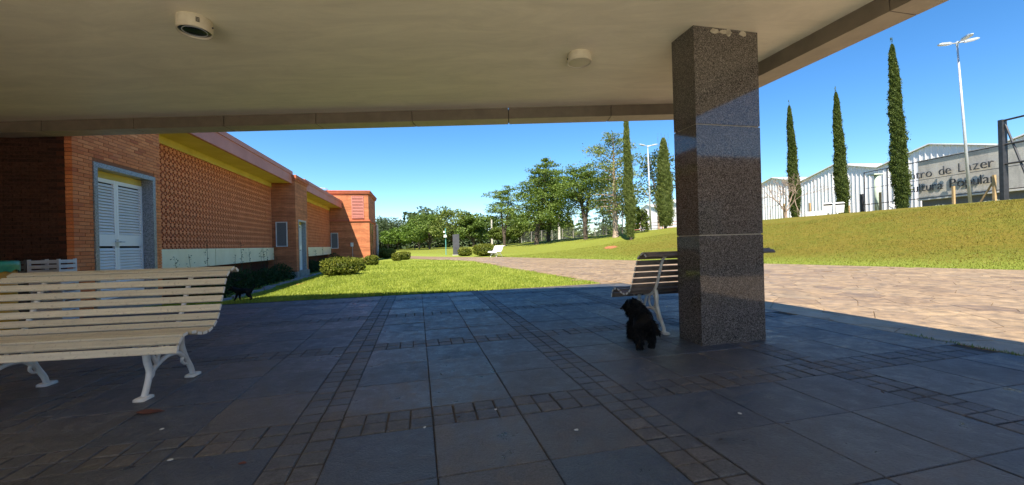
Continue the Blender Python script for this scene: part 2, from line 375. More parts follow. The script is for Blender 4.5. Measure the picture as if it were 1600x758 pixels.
# crazy paving: irregular flagstones clipped from a jittered lattice
def clip(poly, nx_, ny_, c):                      # keep nx*x+ny*y <= c
    out = []
    for i in range(len(poly)):
        p, q = poly[i], poly[(i+1) % len(poly)]
        dp = nx_*p[0]+ny_*p[1]-c; dq = nx_*q[0]+ny_*q[1]-c
        if dp <= 0: out.append(p)
        if (dp < 0 < dq) or (dq < 0 < dp):
            k = dp/(dp-dq); out.append((p[0]+(q[0]-p[0])*k, p[1]+(q[1]-p[1])*k))
    return out
plo_y = [p[1] for p in PLO]; plo_x = [p[0] for p in PLO]
seeds = {}
D1, D2 = .74, .36
for i in range(-12, 62):
    for j in range(-4, 98):
        b = 4.6-8+(i+.5*(j % 2))*D1+rng.uniform(-.3, .3)*D1; a = -1+j*D2+rng.uniform(-.4, .4)*D2
        seeds[(i, j)] = W(a, b)
stones = []
for (i, j), p in seeds.items():
    x, y = p.x, p.y
    if y < .5 or abs(x) > y*1.4+1.2: continue
    a = p.dot(G1); b = p.dot(G2)
    if .825*x+.565*y-16.65 > .35 or y > 31: continue
    if a < 8.96:
        if b < 4.35: continue
    elif x < (np.interp(y, plo_y, plo_x) if y > 9.89 else 2.21-(9.89-y)*3.2): continue
    poly = [(x-1.2,y-1.2),(x+1.2,y-1.2),(x+1.2,y+1.2),(x-1.2,y+1.2)]
    for di in range(-2, 3):
        for dj in range(-2, 3):
            q = seeds.get((i+di, j+dj))
            if q is None or (di == 0 and dj == 0): continue
            nv = Vector((q.x-x, q.y-y)); L = nv.length; nv /= L
            poly = clip(poly, nv.x, nv.y, nv.x*x+nv.y*y+L/2-.004)
    if a < 9.3: poly = clip(poly, -G2.x, -G2.y, -4.88) if a < 8.96 else clip(poly, -G1.x, -G1.y, -8.97)
    poly = clip(poly, .825, .565, 16.62)
    if len(poly) >= 3: stones.append((y, poly, (x, y)))
stones.sort(key=lambda q: q[0])
far = MB()
for k, (d, poly, c) in enumerate(stones):
    top = rng.uniform(-.001, .0015)
    if k < 290:
        m = MB((c[0], c[1], 0)); m.prism(poly, -.03, top); m.build('flagstone', MT['flag'], plaza, loc=(c[0], c[1], 0))
    else:
        far.cv = rng.uniform(.01, .99); far.prism(poly, -.03, top)
stuff(far.build('flagstones', MT['flag'], plaza))

# terrace: slate slabs in square bays between bands of two setts
terrace = bpy.data.objects.new('terrace', MB().box(-9.5, 4.87, -.6, 8.95, -.15, -.0075).mesh('terrace', MT['mortar'])); C.objects.link(terrace)
terrace.rotation_euler.z = YAW; struct(terrace)
bounce_ground = MB().box(-9.5, 4.87, -18, -.605, -.15, -.004).build('bounce_ground', MT['bounce_paving']); bounce_ground.rotation_euler.z = YAW; struct(bounce_ground)  # unseen ground added behind the camera to bounce sun under the canopy
SL, BD = .532, .275; PER = 3*SL+BD; B0, A0 = -.47-BD, 2.36
def visible(b, a):
    p = W(a, b); return p.y > .6 and abs(p.x) < p.y*1.38+.6 and p.y < 12 and (1.05/p.y) < .75+.4
slab_meshes = []
for k in range(6):
    m = MB(); j = .0012; w = SL/2-j
    q = [(-w+rng.uniform(0,.004), -w+rng.uniform(0,.004)), (w-rng.uniform(0,.004), -w+rng.uniform(0,.004)), (w-rng.uniform(0,.004), w-rng.uniform(0,.004)), (-w+rng.uniform(0,.004), w-rng.uniform(0,.004))]
    vs = [(x,y,-.04) for x,y in q]+[(x,y,-.004) for x,y in q]+[(x*.988,y*.988,0) for x,y in q]
    m.add(vs, [(0,1,5,4),(1,2,6,5),(2,3,7,6),(3,0,4,7),(4,5,9,8),(5,6,10,9),(6,7,11,10),(7,4,8,11),(8,9,10,11)])
    slab_meshes.append(m.mesh('paving_slab', MT['slab']))
slabs = []; setts = []
for i in range(-6, 4):
    for j in range(-3, 5):
        bb = B0+i*PER; aa = A0+j*PER
        for u in range(3):
            for v in range(3):
                b = bb+BD+SL*(u+.5); a = aa+BD+SL*(v+.5)
                if a+SL/2 < 8.97 and b+SL/2 < 4.9 and b > -9.3 and visible(b, a): slabs.append((b, a))
        n = 13
        for u in range(n+2):                         # the band running away, its crossing included
            for v in range(2):
                b = bb+BD*(v+.5)/2; a = aa+PER*(u+.5)/(n+2)
                if a < 8.9 and b < 4.8 and visible(b, a): setts.append((b, a, BD/2, PER/(n+2)))
        for u in range(n-1):                         # the cross band
            for v in range(2):
                b = bb+BD+3*SL*(u+.5)/(n-1); a = aa+BD*(v+.5)/2
                if a < 8.9 and b < 4.8 and visible(b, a): setts.append((b, a, 3*SL/(n-1), BD/2))
for b, a in slabs:
    o = place('paving_slab', slab_meshes[rng.integers(6)], terrace, (b, a, rng.uniform(-.002, .0025)), rng.integers(4)*math.pi/2)
    o.rotation_euler.x = rng.uniform(-.004, .004); o.rotation_euler.y = rng.uniform(-.004, .004)
def sett(m, cb, ca, w, d, z):
    g = .0025; r_ = lambda: rng.uniform(0, .0045)
    q = [(cb-w/2+g+r_(), ca-d/2+g+r_()), (cb+w/2-g-r_(), ca-d/2+g+r_()), (cb+w/2-g-r_(), ca+d/2-g-r_()), (cb-w/2+g+r_(), ca+d/2-g-r_())]
    cx = sum(p[0] for p in q)/4; cy = sum(p[1] for p in q)/4
    vs = [(x,y,-.05) for x,y in q]+[(x,y,z-.004) for x,y in q]+[(cx+(x-cx)*.92, cy+(y-cy)*.92, z) for x,y in q]+[(cx,cy,z+.001)]
    m.add(vs, [(0,1,5,4),(1,2,6,5),(2,3,7,6),(3,0,4,7),(4,5,9,8),(5,6,10,9),(6,7,11,10),(7,4,8,11),(8,9,12),(9,10,12),(10,11,12),(11,8,12)])
setts.sort(key=lambda q: W(q[1], q[0]).y)
sett_meshes = {}
for w, d in ((BD/2, PER/15), (3*SL/12, BD/2)):
    for k in range(8):
        m = MB(); sett(m, 0, 0, w, d, 0); sett_meshes[(round(w,3), round(d,3), k)] = m.mesh('sett', MT['cobble'])
rest = MB()
for k, (b, a, w, d) in enumerate(setts):
    if k < 295:
        o = place('sett', sett_meshes[(round(w,3), round(d,3), int(rng.integers(8)))], terrace, (b, a, rng.uniform(-.0025, .003)), math.pi*int(rng.integers(2)))
    else:
        rest.cv = rng.uniform(.01, .99); sett(rest, b, a, w, d, rng.uniform(-.0025, .003))
stuff(rest.build('setts', MT['cobble'], terrace))
print('slabs', len(slabs), 'setts', len(setts), 'flagstones', len(stones))

# ------------------------------------------------------------------ canopy
YF0, YF1 = 6.07, 6.36                                 # inner and outer line of the front fascia
B_IN, B_OUT = 4.0, 4.315
def cross_b(b, y):                                    # world point on the line b = const at world y
    a = (y-G2.y*b)/G1.y; return W(a, b)
ci = cross_b(B_IN, YF0); co = cross_b(B_OUT, YF1)
canopy = thing('entrance_canopy', 'flat canopy with cream ceiling and stone fascia over the slate terrace', 'canopy', (0, 0, 3.1))
offc = (0, 0, 3.1)
m = MB(offc); m.prism([V2(W(-2.6, -13)), V2(W(-2.6, B_IN)), V2(ci), (-16, YF0)], 3.12, 3.30)  # unseen rear edge pulled in so more bounced sun reaches the ceiling
m.build('ceiling', MT['ceiling'], canopy)
m = MB(offc); m.prism([V2(W(-2.8, -13)), V2(W(-2.8, B_OUT-.03)), (co.x-.03, YF1-.03), (-16, YF1-.03)], 3.302, 3.44); m.build('roof_deck', MT['fascia'], canopy)
joints = [co.x, 1.57, 0, -1.48, -2.95, -4.36, -5.74, -7.15, -8.6, -10.1, -11.6, -13.1, -14.6, -16]
for k in range(len(joints)-1):
    x1, x0 = joints[k]-(.006 if k else 0), joints[k+1]+.006
    m = MB(offc)
    if k == 0: m.prism([(x0,YF0), (ci.x,YF0), (co.x-.002,YF1), (x0,YF1)], 2.955, 3.119)
    else: m.box(x0, x1, YF0, YF1, 2.955, 3.119)
    m.m[1 if k == 0 else 0] = 1
    m.box(x0, x1-(.03 if k == 0 else 0), YF1-.025, YF1, 3.121, 3.46); m.build('fascia_panel', [MT['fascia'], MT['fascia_edge']], canopy)
m = MB(offc); m.box(-16, co.x-.2, YF0+.02, YF1-.03, 2.97, 3.10); m.build('fascia_core', MT['dark'], canopy)
a_i = ci.dot(G1); a_o = co.dot(G1); edge = a_i; first = True; k = 0
while edge > -2.7:
    a1 = edge; a0 = max(a1-1.45, -2.8) if not first else 2.55
    i1, i0, o0, o1 = W(a1-.004, B_IN), W(a0+.004, B_IN), W(a0+.004, B_OUT), W(a1-.004, B_OUT)
    if first: i1 = ci; o1 = co
    m = MB(offc); m.prism([V2(i0), V2(o0), V2(o1), V2(i1)], 2.955, 3.119); m.m[1] = 1
    m.prism([V2(W(a0+.004, B_OUT-.025)), V2(o0), V2(o1), V2(W(min(a1,a_o)-.004, B_OUT-.025))], 3.121, 3.46)
    m.build('fascia_panel', [MT['fascia'], MT['fascia_edge']], canopy); edge = a0; first = False

def ceiling_lamp(loc, label, kind, rz=0):
    t = thing('ceiling_lamp', label, 'ceiling lamp', loc, rz, 'round lamps on the canopy ceiling')
    R_ = .135; H_ = .115 if kind else .095
    m = MB(); n = 40
    ring = lambda rr, z: [(rr*math.cos(2*math.pi*i/n), rr*math.sin(2*math.pi*i/n), z) for i in range(n)]
    prof = [(R_*.97,0),(R_,-.01),(R_,-H_+.008),(R_-.003,-H_),(R_-.010,-H_),(R_-.012,-H_+.010),(R_-.014,-H_+.018 if kind else -H_+.010)]
    vs = []; fs = []
    for q in prof: vs += ring(*q)
    for i in range(len(prof)-1):
        for j in range(n): fs.append((i*n+j, (i+1)*n+j, (i+1)*n+(j+1)%n, i*n+(j+1)%n))
    m.add(vs, fs); m.build('housing', MT['lamp_white'], t, True)
    m = MB(); zz = -H_+(.018 if kind else .010); rr = R_-.013
    vs = ring(rr, zz)+ring(rr*.6, zz-.006)+[(0,0,zz-.008)]
    m.add(vs, [(j, n+j, n+(j+1)%n, (j+1)%n) for j in range(n)]+[(n+j, 2*n, n+(j+1)%n) for j in range(n)])
    m.build('lens' if kind else 'diffuser', MT['lens'] if kind else MT['diffuser'], t, True)
    if kind:
        m = MB(); m.tube([(rr*.75*math.cos(q), rr*.75*math.sin(q), zz-.008) for q in np.linspace(0, 2*math.pi, 33)], .004, 5); m.build('lens_ring', MT['steel'], t)
        for i in range(4):
            m = MB(); m.obox((R_*math.cos(-.75), R_*math.sin(-.75), -.035-.011*i), Vector((math.sin(.75),math.cos(.75),0))*.014, Vector((math.cos(-.75),math.sin(-.75),0))*.0015, (0,0,.0035)); m.build('vent_slot', MT['dark'], t)
    for q in (0.25, math.pi+.25):
        m = MB(); m.tube([(R_*.98*math.cos(q), R_*.98*math.sin(q), -.06), (R_*1.07*math.cos(q), R_*1.07*math.sin(q), -.06)], .008, 8); m.build('screw', MT['black_metal'], t)
    return t
ceiling_lamp((-2.78, 3.54, 3.12), 'round ceiling lamp with dark glass lens and vent slots', True)
ceiling_lamp((.80, 4.40, 3.12), 'round ceiling lamp with pale diffuser beside the granite pillar', False)

# ------------------------------------------------------------------ pillar
pillar = thing('granite_pillar', 'square pillar clad in polished dark granite panels carrying the canopy', 'pillar', W(3.5, 3.04), YAW)
PB0, PB1, PA0, PA1 = 2.66-3.04, 3.41-3.04, 3.325-3.5, 3.665-3.5; th = .03
m = MB(); m.box(PB0+.012, PB1-.012, PA0+.012, PA1-.012, 0, 3.12); m.build('core', MT['mortarpatch'], pillar)
for z0, z1 in ((0.0, 1.070), (1.080, 2.155), (2.165, 3.118)):
    for nm, bx in (('f', (PB0, PB1, PA0, PA0+th)), ('b', (PB0, PB1, PA1-th, PA1)), ('l', (PB0, PB0+th, PA0+th+.002, PA1-th-.002)), ('r', (PB1-th, PB1, PA0+th+.002, PA1-th-.002))):
        m = MB(); m.box(*bx, z0, z1); m.build('granite_panel', MT['granite'], pillar)
for bx, w, hgt in ((-.14, .055, .03), (-.02, .075, .028), (.02, .03, .045), (.19, .05, .03)):
    n = 9; poly = [(bx+w*math.cos(q)*rng.uniform(.75,1.1), 3.085+hgt*math.sin(q)*rng.uniform(.6,1.1)) for q in np.linspace(0, 2*math.pi, n, endpoint=False)]
    m = MB(); m.add([(x, PA0-.006, min(z, 3.117)) for x, z in poly]+[(x, PA0+.004, min(z, 3.117)) for x, z in poly], [tuple(range(n)), ]+[(i, n+i, n+(i+1)%n, (i+1)%n) for i in range(n)])
    m.build('mortar_patch', MT['mortarpatch'], pillar)

# ------------------------------------------------------------------ brick pavilion
PO = (-7.0, 20.0, 0.0)                                 # local origin in (b, a, z)
pav = thing('brick_pavilion', 'long low orange brick pavilion with terracotta lattice walls and red eaves', 'building', W(PO[1], PO[0]), YAW)
def P_(): return MB(PO)
FB, LB = -5.5, -6.5                                    # pier front plane, lattice plane
ZB = -.45
def pbuild(m, name, mat, parent=None): return m.build(name, mat, parent or pav)
# the building body behind the lattice
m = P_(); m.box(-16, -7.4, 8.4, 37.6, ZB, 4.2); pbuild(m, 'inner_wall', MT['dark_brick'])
m = P_(); m.box(-16, -7.3, -3, 7.2, -.1, 3.118); pbuild(m, 'unseen_shade_wall', MT['bwy'])  # unseen wall added to keep the left of the terrace dark
# pier by the terrace: core, bricks laid one by one
DA0, DA1, DZ0, DZ1 = 8.45, 10.13, .0, 2.68             # outer edge of the granite door frame
m = P_(); e = .011
m.box(LB-.9, FB-e, 8.045+e, DA0+.02, ZB, 4.6); m.box(LB-.9, FB-e, DA1-.02, 10.33-e, ZB, 4.6); m.box(LB-.9, FB-e, DA0+.02, DA1-.02, DZ1-.02, 4.6); m.box(LB-.9, FB-.45, DA0+.02, DA1-.02, ZB, DZ1)
pbuild(m, 'pier_core', MT['brick_mortar'])
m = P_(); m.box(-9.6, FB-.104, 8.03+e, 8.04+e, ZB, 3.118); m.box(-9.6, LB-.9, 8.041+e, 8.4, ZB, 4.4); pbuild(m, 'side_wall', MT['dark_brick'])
BL, BH, CO = .222, .054, .0635
def brick_mesh(l): return MB().box(-.05, .05, -l/2, l/2, -BH/2, BH/2).mesh('brick', MT['brick'])
bm_full, bm_half = brick_mesh(BL), brick_mesh(BL/2-.005)
bricks = []
row = 0; z = -.1
while z < 3.8:
    start = 8.03+(0 if row % 2 else -BL/2-.005); a = start
    while a < 10.32:
        a0 = max(a, 8.03); a1 = min(a+BL, 10.33)
        if a1-a0 > .04:
            segs = [(a0, a1)]
            if z < DZ1+.03:
                segs = [(s0, s1) for s0, s1 in ((a0, min(a1, DA0-.004)), (max(a0, DA1+.004), a1)) if s1-s0 > .03]
            for s0, s1 in segs: bricks.append(((s0+s1)/2, s1-s0, z+BH/2))
        a += BL+.0095
    z += CO; row += 1
def pscreen(a, b, z):
    p = W(a, b, z); return p.y
bricks.sort(key=lambda q: (not (.4 < q[2] < 3.5), q[0]))
restb = P_()
for k, (a, l, zc) in enumerate(bricks):
    jit = rng.uniform(-.003, .003)
    if k < 300:
        o = place('brick', bm_full, pav, (FB-.05+jit-PO[0], a-PO[1], zc-PO[2]), scale=(1, l/BL, 1))
    else:
        restb.cv = rng.uniform(.01, .99); restb.box(FB-.1+jit, FB+jit, a-l/2, a+l/2, zc-BH/2, zc+BH/2)
stuff(pbuild(restb, 'bricks', MT['brick'])); restb = P_()
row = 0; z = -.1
while z < 3.1:                                          # side of the pier under the canopy, shade painted into its bricks
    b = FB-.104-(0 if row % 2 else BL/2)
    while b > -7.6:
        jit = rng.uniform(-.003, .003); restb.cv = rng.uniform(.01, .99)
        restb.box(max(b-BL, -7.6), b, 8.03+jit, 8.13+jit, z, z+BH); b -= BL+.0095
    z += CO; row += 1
stuff(pbuild(restb, 'shade_painted_bricks', MT['shade_brick_piece']))

def louvre_door(a0, a1, z0, z1, near):
    """granite surround (outer size given) with two white louvred leaves set back"""
    fw = .085; dep = .24
    m = P_(); p = FB+.02; q = FB-dep
    m.box(q, p, a0, a0+fw, z0, z1); m.box(q, p, a1-fw, a1, z0, z1); m.box(q, p, a0+fw, a1-fw, z1-fw, z1)
    pbuild(m, 'door_frame', MT['grey_granite'])
    m = P_(); m.box(q, FB+.06, a0-.05, a1+.05, z0-.3, z0-.003); pbuild(m, 'door_step', MT['stone'])
    zt = z1-fw-.13
    m = P_(); m.box(q+.02, q+.05, a0+fw, a1-fw, zt+.004, z1-fw-.002); pbuild(m, 'transom', MT['yellow'])
    mid = (a0+a1)/2; st = .055
    for s0, s1 in ((a0+fw+.004, mid-.003), (mid+.003, a1-fw-.004)):
        m = P_(); x0, x1 = q+.02, q+.06
        lock0, lock1 = z0+1.0, z0+1.22
        m.box(x0, x1, s0, s0+st, z0, zt); m.box(x0, x1, s1-st, s1, z0, zt)
        for k0, k1 in ((z0, z0+.12), (lock0, lock1), (zt-.07, zt)): m.box(x0+.002, x1-.002, s0+st, s1-st, k0, k1)
        leaf = pbuild(m, 'door_leaf', MT['door_white'])
        zz = [lock1+.03+i*.056 for i in range(60) if lock1+.03+i*.056 < zt-.09]+[z0+.15+i*.056 for i in range(60) if z0+.15+i*.056 < lock0-.02]
        if near:
            lm = MB(); lm.obox((0,0,0), (.020,0,-.024), (0,(s1-s0)/2-st,0), (.0035,0,.003)); lme = lm.mesh('louver', MT['door_white'])
            for z_ in zz: place('louver', lme, leaf, ((x0+x1)/2-PO[0], (s0+s1)/2-PO[1], z_))
            for ka, kz in ((s0+.02 if s0 > mid else s1-.02, z0+1.08),):
                m = P_(); m.tube([(x1, ka, kz), (x1+.05, ka, kz)], .009, 8); m.tube([(x1+.05, ka, kz), (x1+.05, ka+(.1 if s0 > mid else -.1), kz)], .009, 8); m.obox((x1+.003, ka, kz-.03), (.003,0,0), (0,.018,0), (0,0,.08))
                m.build('handle', MT['steel'], leaf)
        else:
            m = P_()
            for z_ in zz: m.obox(((x0+x1)/2, (s0+s1)/2, z_), (.020,0,-.024), (0,(s1-s0)/2-st,0), (.0035,0,.003))
            m.build('louvers', MT['door_white'], leaf)
        m = P_(); m.box(q-.02, q, s0, s1, z0, zt); m.build('backing', MT['dark'], leaf)
louvre_door(DA0, DA1, DZ0+.2, DZ1, True)
m = P_(); m.box(FB-.45, FB+.0, DA0+.0, DA1, ZB, -.11); pbuild(m, 'sill', MT['stone'])

# lattice blocks
def star_block(m, cy, cz, cx=0, s=.25, d=.07):
    n = 16; pts = []
    for k in range(n):
        q = 2*math.pi*k/n
        rr = .5*s*1.02 if k % 4 == 0 else (.43*s if k % 4 == 2 else .285*s)
        pts.append((math.cos(q)*rr, math.sin(q)*rr))
    vs = [(cx, cy+p[0], cz+p[1]) for p in pts]+[(cx-d, cy+p[0], cz+p[1]) for p in pts]
    m.add(vs, [tuple(range(n))]+[(k, n+k, n+(k+1)%n, (k+1)%n) for k in range(n)])
    for sy in (-1, 1):
        for sz in (-1, 1):
            y, z = cy+sy*s/2, cz+sz*s/2; g = .27*s
            # quarter of the small star shared by four blocks
            q = [(y, z), (y, z-sz*g), (y-sy*g*.42, z-sz*g*.42), (y-sy*g, z)]
            if sy*sz < 0: q = q[::-1]
            vs = [(cx-.002, *p) for p in q]+[(cx-d, *p) for p in q]
            m.add(vs, [(0,1,2,3), (0,4,5,1),(1,5,6,2),(2,6,7,3),(3,7,4,0)])
def lattice(a0, a1, z0, z1, n_obj):
    na = round((a1-a0)/.19); nz = round((z1-z0)/.19); sy = (a1-a0)/na; sz = (z1-z0)/nz
    mb = MB(); star_block(mb, 0, 0, 0, .19); bme = mb.mesh('lattice_block', MT['terracotta'])
    cells = sorted([(a0+(i+.5)*sy, z0+(j+.5)*sz) for i in range(na) for j in range(nz)], key=lambda q: (q[0] < 12.0, q[0]))
    jm = P_()
    for k, (a, z_) in enumerate(cells):
        jx = rng.uniform(-.004, .004)
        if k < n_obj:
            o = place('lattice_block', bme, pav, (LB+jx-PO[0], a-PO[1], z_-PO[2]), scale=(1, sy/.19, sz/.19)); o.rotation_euler.z = rng.uniform(-.01, .01)
        else:
            jm.cv = .5; star_block(jm, a, z_, LB+jx, .19)
    stuff(pbuild(jm, 'lattice_blocks', MT['terracotta']))
lattice(10.35, 20.34, 1.14, 3.92, 297)
lattice(22.41, 32.79, 1.14, 3.92, 0)
for k0, k1 in ((10.345, 20.345), (22.405, 32.795)):
    m = P_(); m.box(LB-.5, LB-.42, k0, k1, .7, 3.92); pbuild(m, 'lattice_backing', MT['dark_brick'])
    m = P_(); m.box(LB-.25, LB+.02, k0, k1, 3.922, 4.118); pbuild(m, 'lintel_beam', MT['yellow'])
    m = P_(); m.box(LB-1, -5.69, k0, k1, 4.12, 4.17); pbuild(m, 'soffit', MT['yellow'])
    m = P_(); m.box(-5.688, -5.60, k0, k1, 4.10, 4.50); m.box(-5.688, -5.57, k0, k1, 4.502, 4.66); pbuild(m, 'eaves_fascia', MT['fascia_red'])
    m = P_(); m.box(-16, -5.69, k0, k1, 4.4, 4.63); pbuild(m, 'roof', MT['fascia_red'])
    half = (k0+k1)/2
    for q0, q1 in ((k0, half-.02 if k0 > 20 else 14.9), (half+.02 if k0 > 20 else 14.94, k1)):
        m = P_(); m.box(LB-.1, LB+.05, q0, q1, .58, 1.135); pbuild(m, 'cream_panel', MT['cream'])
    m = P_(); m.box(LB-.4, LB-.2, k0, k1, ZB, .58); pbuild(m, 'plinth_wall', MT['dark_brick'])
# second pier
QA0, QA1 = 20.35, 22.40
m = P_(); m.box(LB-.9, FB, QA0, QA0+.36, -.02, 4.25); m.box(LB-.9, FB, 22.05, QA1, -.02, 4.25); m.box(LB-.9, FB, QA0+.36, 22.05, 2.45, 4.25); m.box(LB-.9, FB-.4, QA0+.36, 22.05, -.02, 2.45)
for f_i, f in enumerate(m.f):
    n_ = (Vector(m.v[f[1]])-Vector(m.v[f[0]])).cross(Vector(m.v[f[2]])-Vector(m.v[f[1]]))
    m.m[f_i] = 0 if abs(n_.x) > abs(n_.y) else 1
pbuild(m, 'pier', [MT['bwy'], MT['bwx']])
m = P_(); m.box(LB-.9, FB+.04, QA0-.04, QA1+.04, 4.25, 4.34); m.box(LB-.9, FB+.09, QA0-.09, QA1+.09, 4.342, 4.50); pbuild(m, 'cornice', MT['cornice'])
m = P_(); m.box(LB-.9, FB+.03, QA0-.03, QA1+.05, ZB, -.022); pbuild(m, 'plinth', MT['stone'])
louvre_door(QA0+.36, 22.05, .0, 2.45, False)
# tower
WA0, WA1, WB0, WB1 = 32.8, 38.0, -7.4, -3.62
m = P_(); m.box(WB0, WB1, WA0, WA1, ZB+.15, 3.06); m.box(WB0+.04, WB1-.04, WA0+.04, WA1-.04, 3.2, 5.18); m.box(-8.5, WB0, WA0+.5, WA1, ZB, 4.2)
for f_i, f in enumerate(m.f):
    n_ = (Vector(m.v[f[1]])-Vector(m.v[f[0]])).cross(Vector(m.v[f[2]])-Vector(m.v[f[1]]))
    m.m[f_i] = 0 if abs(n_.x) > abs(n_.y) else 1
pbuild(m, 'tower', [MT['bwy'], MT['bwx']])
m = P_(); m.box(WB0, WB1+.08, WA0-.08, WA1+.08, 3.061, 3.12); m.box(WB0, WB1+.03, WA0-.03, WA1+.03, 3.121, 3.199); pbuild(m, 'string_course', MT['cornice'])
m = P_(); m.box(WB0, WB1+.02, WA0-.02, WA1+.02, 5.181, 5.24); m.box(WB0-.06, WB1+.07, WA0-.07, WA1+.07, 5.241, 5.37); m.box(WB0-.1, WB1+.12, WA0-.12, WA1+.12, 5.371, 5.46); pbuild(m, 'cornice', MT['cornice'])
m = P_(); m.box(WB0, WB1+.12, WA0-.12, WA1+.12, -.5, -.22); pbuild(m, 'tower_base', MT['concrete'])
lb0, lb1, lz0, lz1 = -4.84, -4.07, 3.36, 4.98
m = P_(); m.box(lb0-.06, lb0, WA0-.01, WA0+.05, lz0, lz1); m.box(lb1, lb1+.06, WA0-.01, WA0+.05, lz0, lz1); m.box(lb0-.06, lb1+.06, WA0-.012, WA0+.05, lz1, lz1+.06); m.box(lb0-.06, lb1+.06, WA0-.03, WA0+.05, lz0-.06, lz0)
lv = pbuild(m, 'louver_vent', MT['fascia_red'])
for i in range(14):
    m = P_(); m.obox(((lb0+lb1)/2, WA0+.012, lz0+.06+i*.115), ((lb1-lb0)/2-.004,0,0), (0,.03,.035), (0,-.006,.007)); m.build('louver', MT['fascia_red'], lv)
for a_ in (33.35, 34.6):
    m = P_(); m.box(WB1-.02, WB1+.012, a_, a_+.45, -.05, 2.95); pbuild(m, 'slit_window', MT['lens'])
m = P_(); m.tube([(WB1+.12, WA1-.5, -.25), (WB1+.12, WA1-.5, 2.95), (WB1+.05, WA1-.55, 3.05), (WB1-.05, WA1-.55, 3.05)], .11, 10); pbuild(m, 'downpipe', MT['concrete'])
m = P_(); m.box(-5.03, -4.83, WA0-.09, WA0-.002, 1.12, 1.42); mb_ = pbuild(m, 'meter_box', MT['frame_white'])
m = P_(); m.tube([(-4.90, WA0-.03, 1.12), (-4.90, WA0-.03, -.2)], .014, 6); m.build('conduit', MT['frame_white'], mb_)
m = P_(); m.tube([(-6.55, WA0, 5.4), (-6.6, WA0-.1, 5.55), (-6.75, WA0-.25, 5.6)], .03, 6); m.obox((-6.95, WA0-.3, 5.6), (.3,0,-.03), (0,.09,0), (0,0,.025)); pbuild(m, 'floodlight', MT['steel'])
# vents on the side faces of pier and tower
for a_, b0, b1, z0, z1 in ((QA0, -6.34, -5.86, 1.17, 2.32), (WA0, -6.44, -5.92, 1.0, 2.2)):
    m = P_(); fw = .04
    m.box(b0, b0+fw, a_-.05, a_+.02, z0, z1); m.box(b1-fw, b1, a_-.05, a_+.02, z0, z1); m.box(b0+fw, b1-fw, a_-.05, a_+.02, z0, z0+fw); m.box(b0+fw, b1-fw, a_-.05, a_+.02, z1-fw, z1)
    vf = pbuild(m, 'vent_frame', MT['frame_white'])
    m = P_(); m.box(b0+fw, b1-fw, a_-.012, a_+.01, z0+fw, z1-fw); m.build('vent_screen', MT['vent'], vf)
    m = P_()
    for i in range(22): zc = z0+fw+.02+i*(z1-z0-2*fw-.02)/22; m.box(b0+fw, b1-fw, a_-.03, a_-.014, zc, zc+.012)
    m.build('louvers', MT['vent'], vf)

# ------------------------------------------------------------------ the brick building across the plaza, seen in the pillar's polish
bld = thing('brick_building', 'brick building behind the terrace mirrored in the polished granite pillar', 'building', W(-8.5, 13, -.05), YAW)
m = MB(); m.box(-6, 12, -4, 3, -.1, 3.6); m.build('wall', MT['bwx'], bld)
m = MB(); m.box(-6.3, 12.3, -4.3, 3.3, 3.602, 3.95); m.build('roof', MT['fascia_red'], bld)
for k in range(4):
    m = MB(); m.box(-4.6+k*4, -2.4+k*4, 3.0, 3.03, 1.0, 2.4); wdo = m.build('window', MT['frame_white'], bld)
    m = MB(); m.box(-4.5+k*4, -2.5+k*4, 3.031, 3.04, 1.1, 2.3); m.build('pane', MT['lens'], wdo)

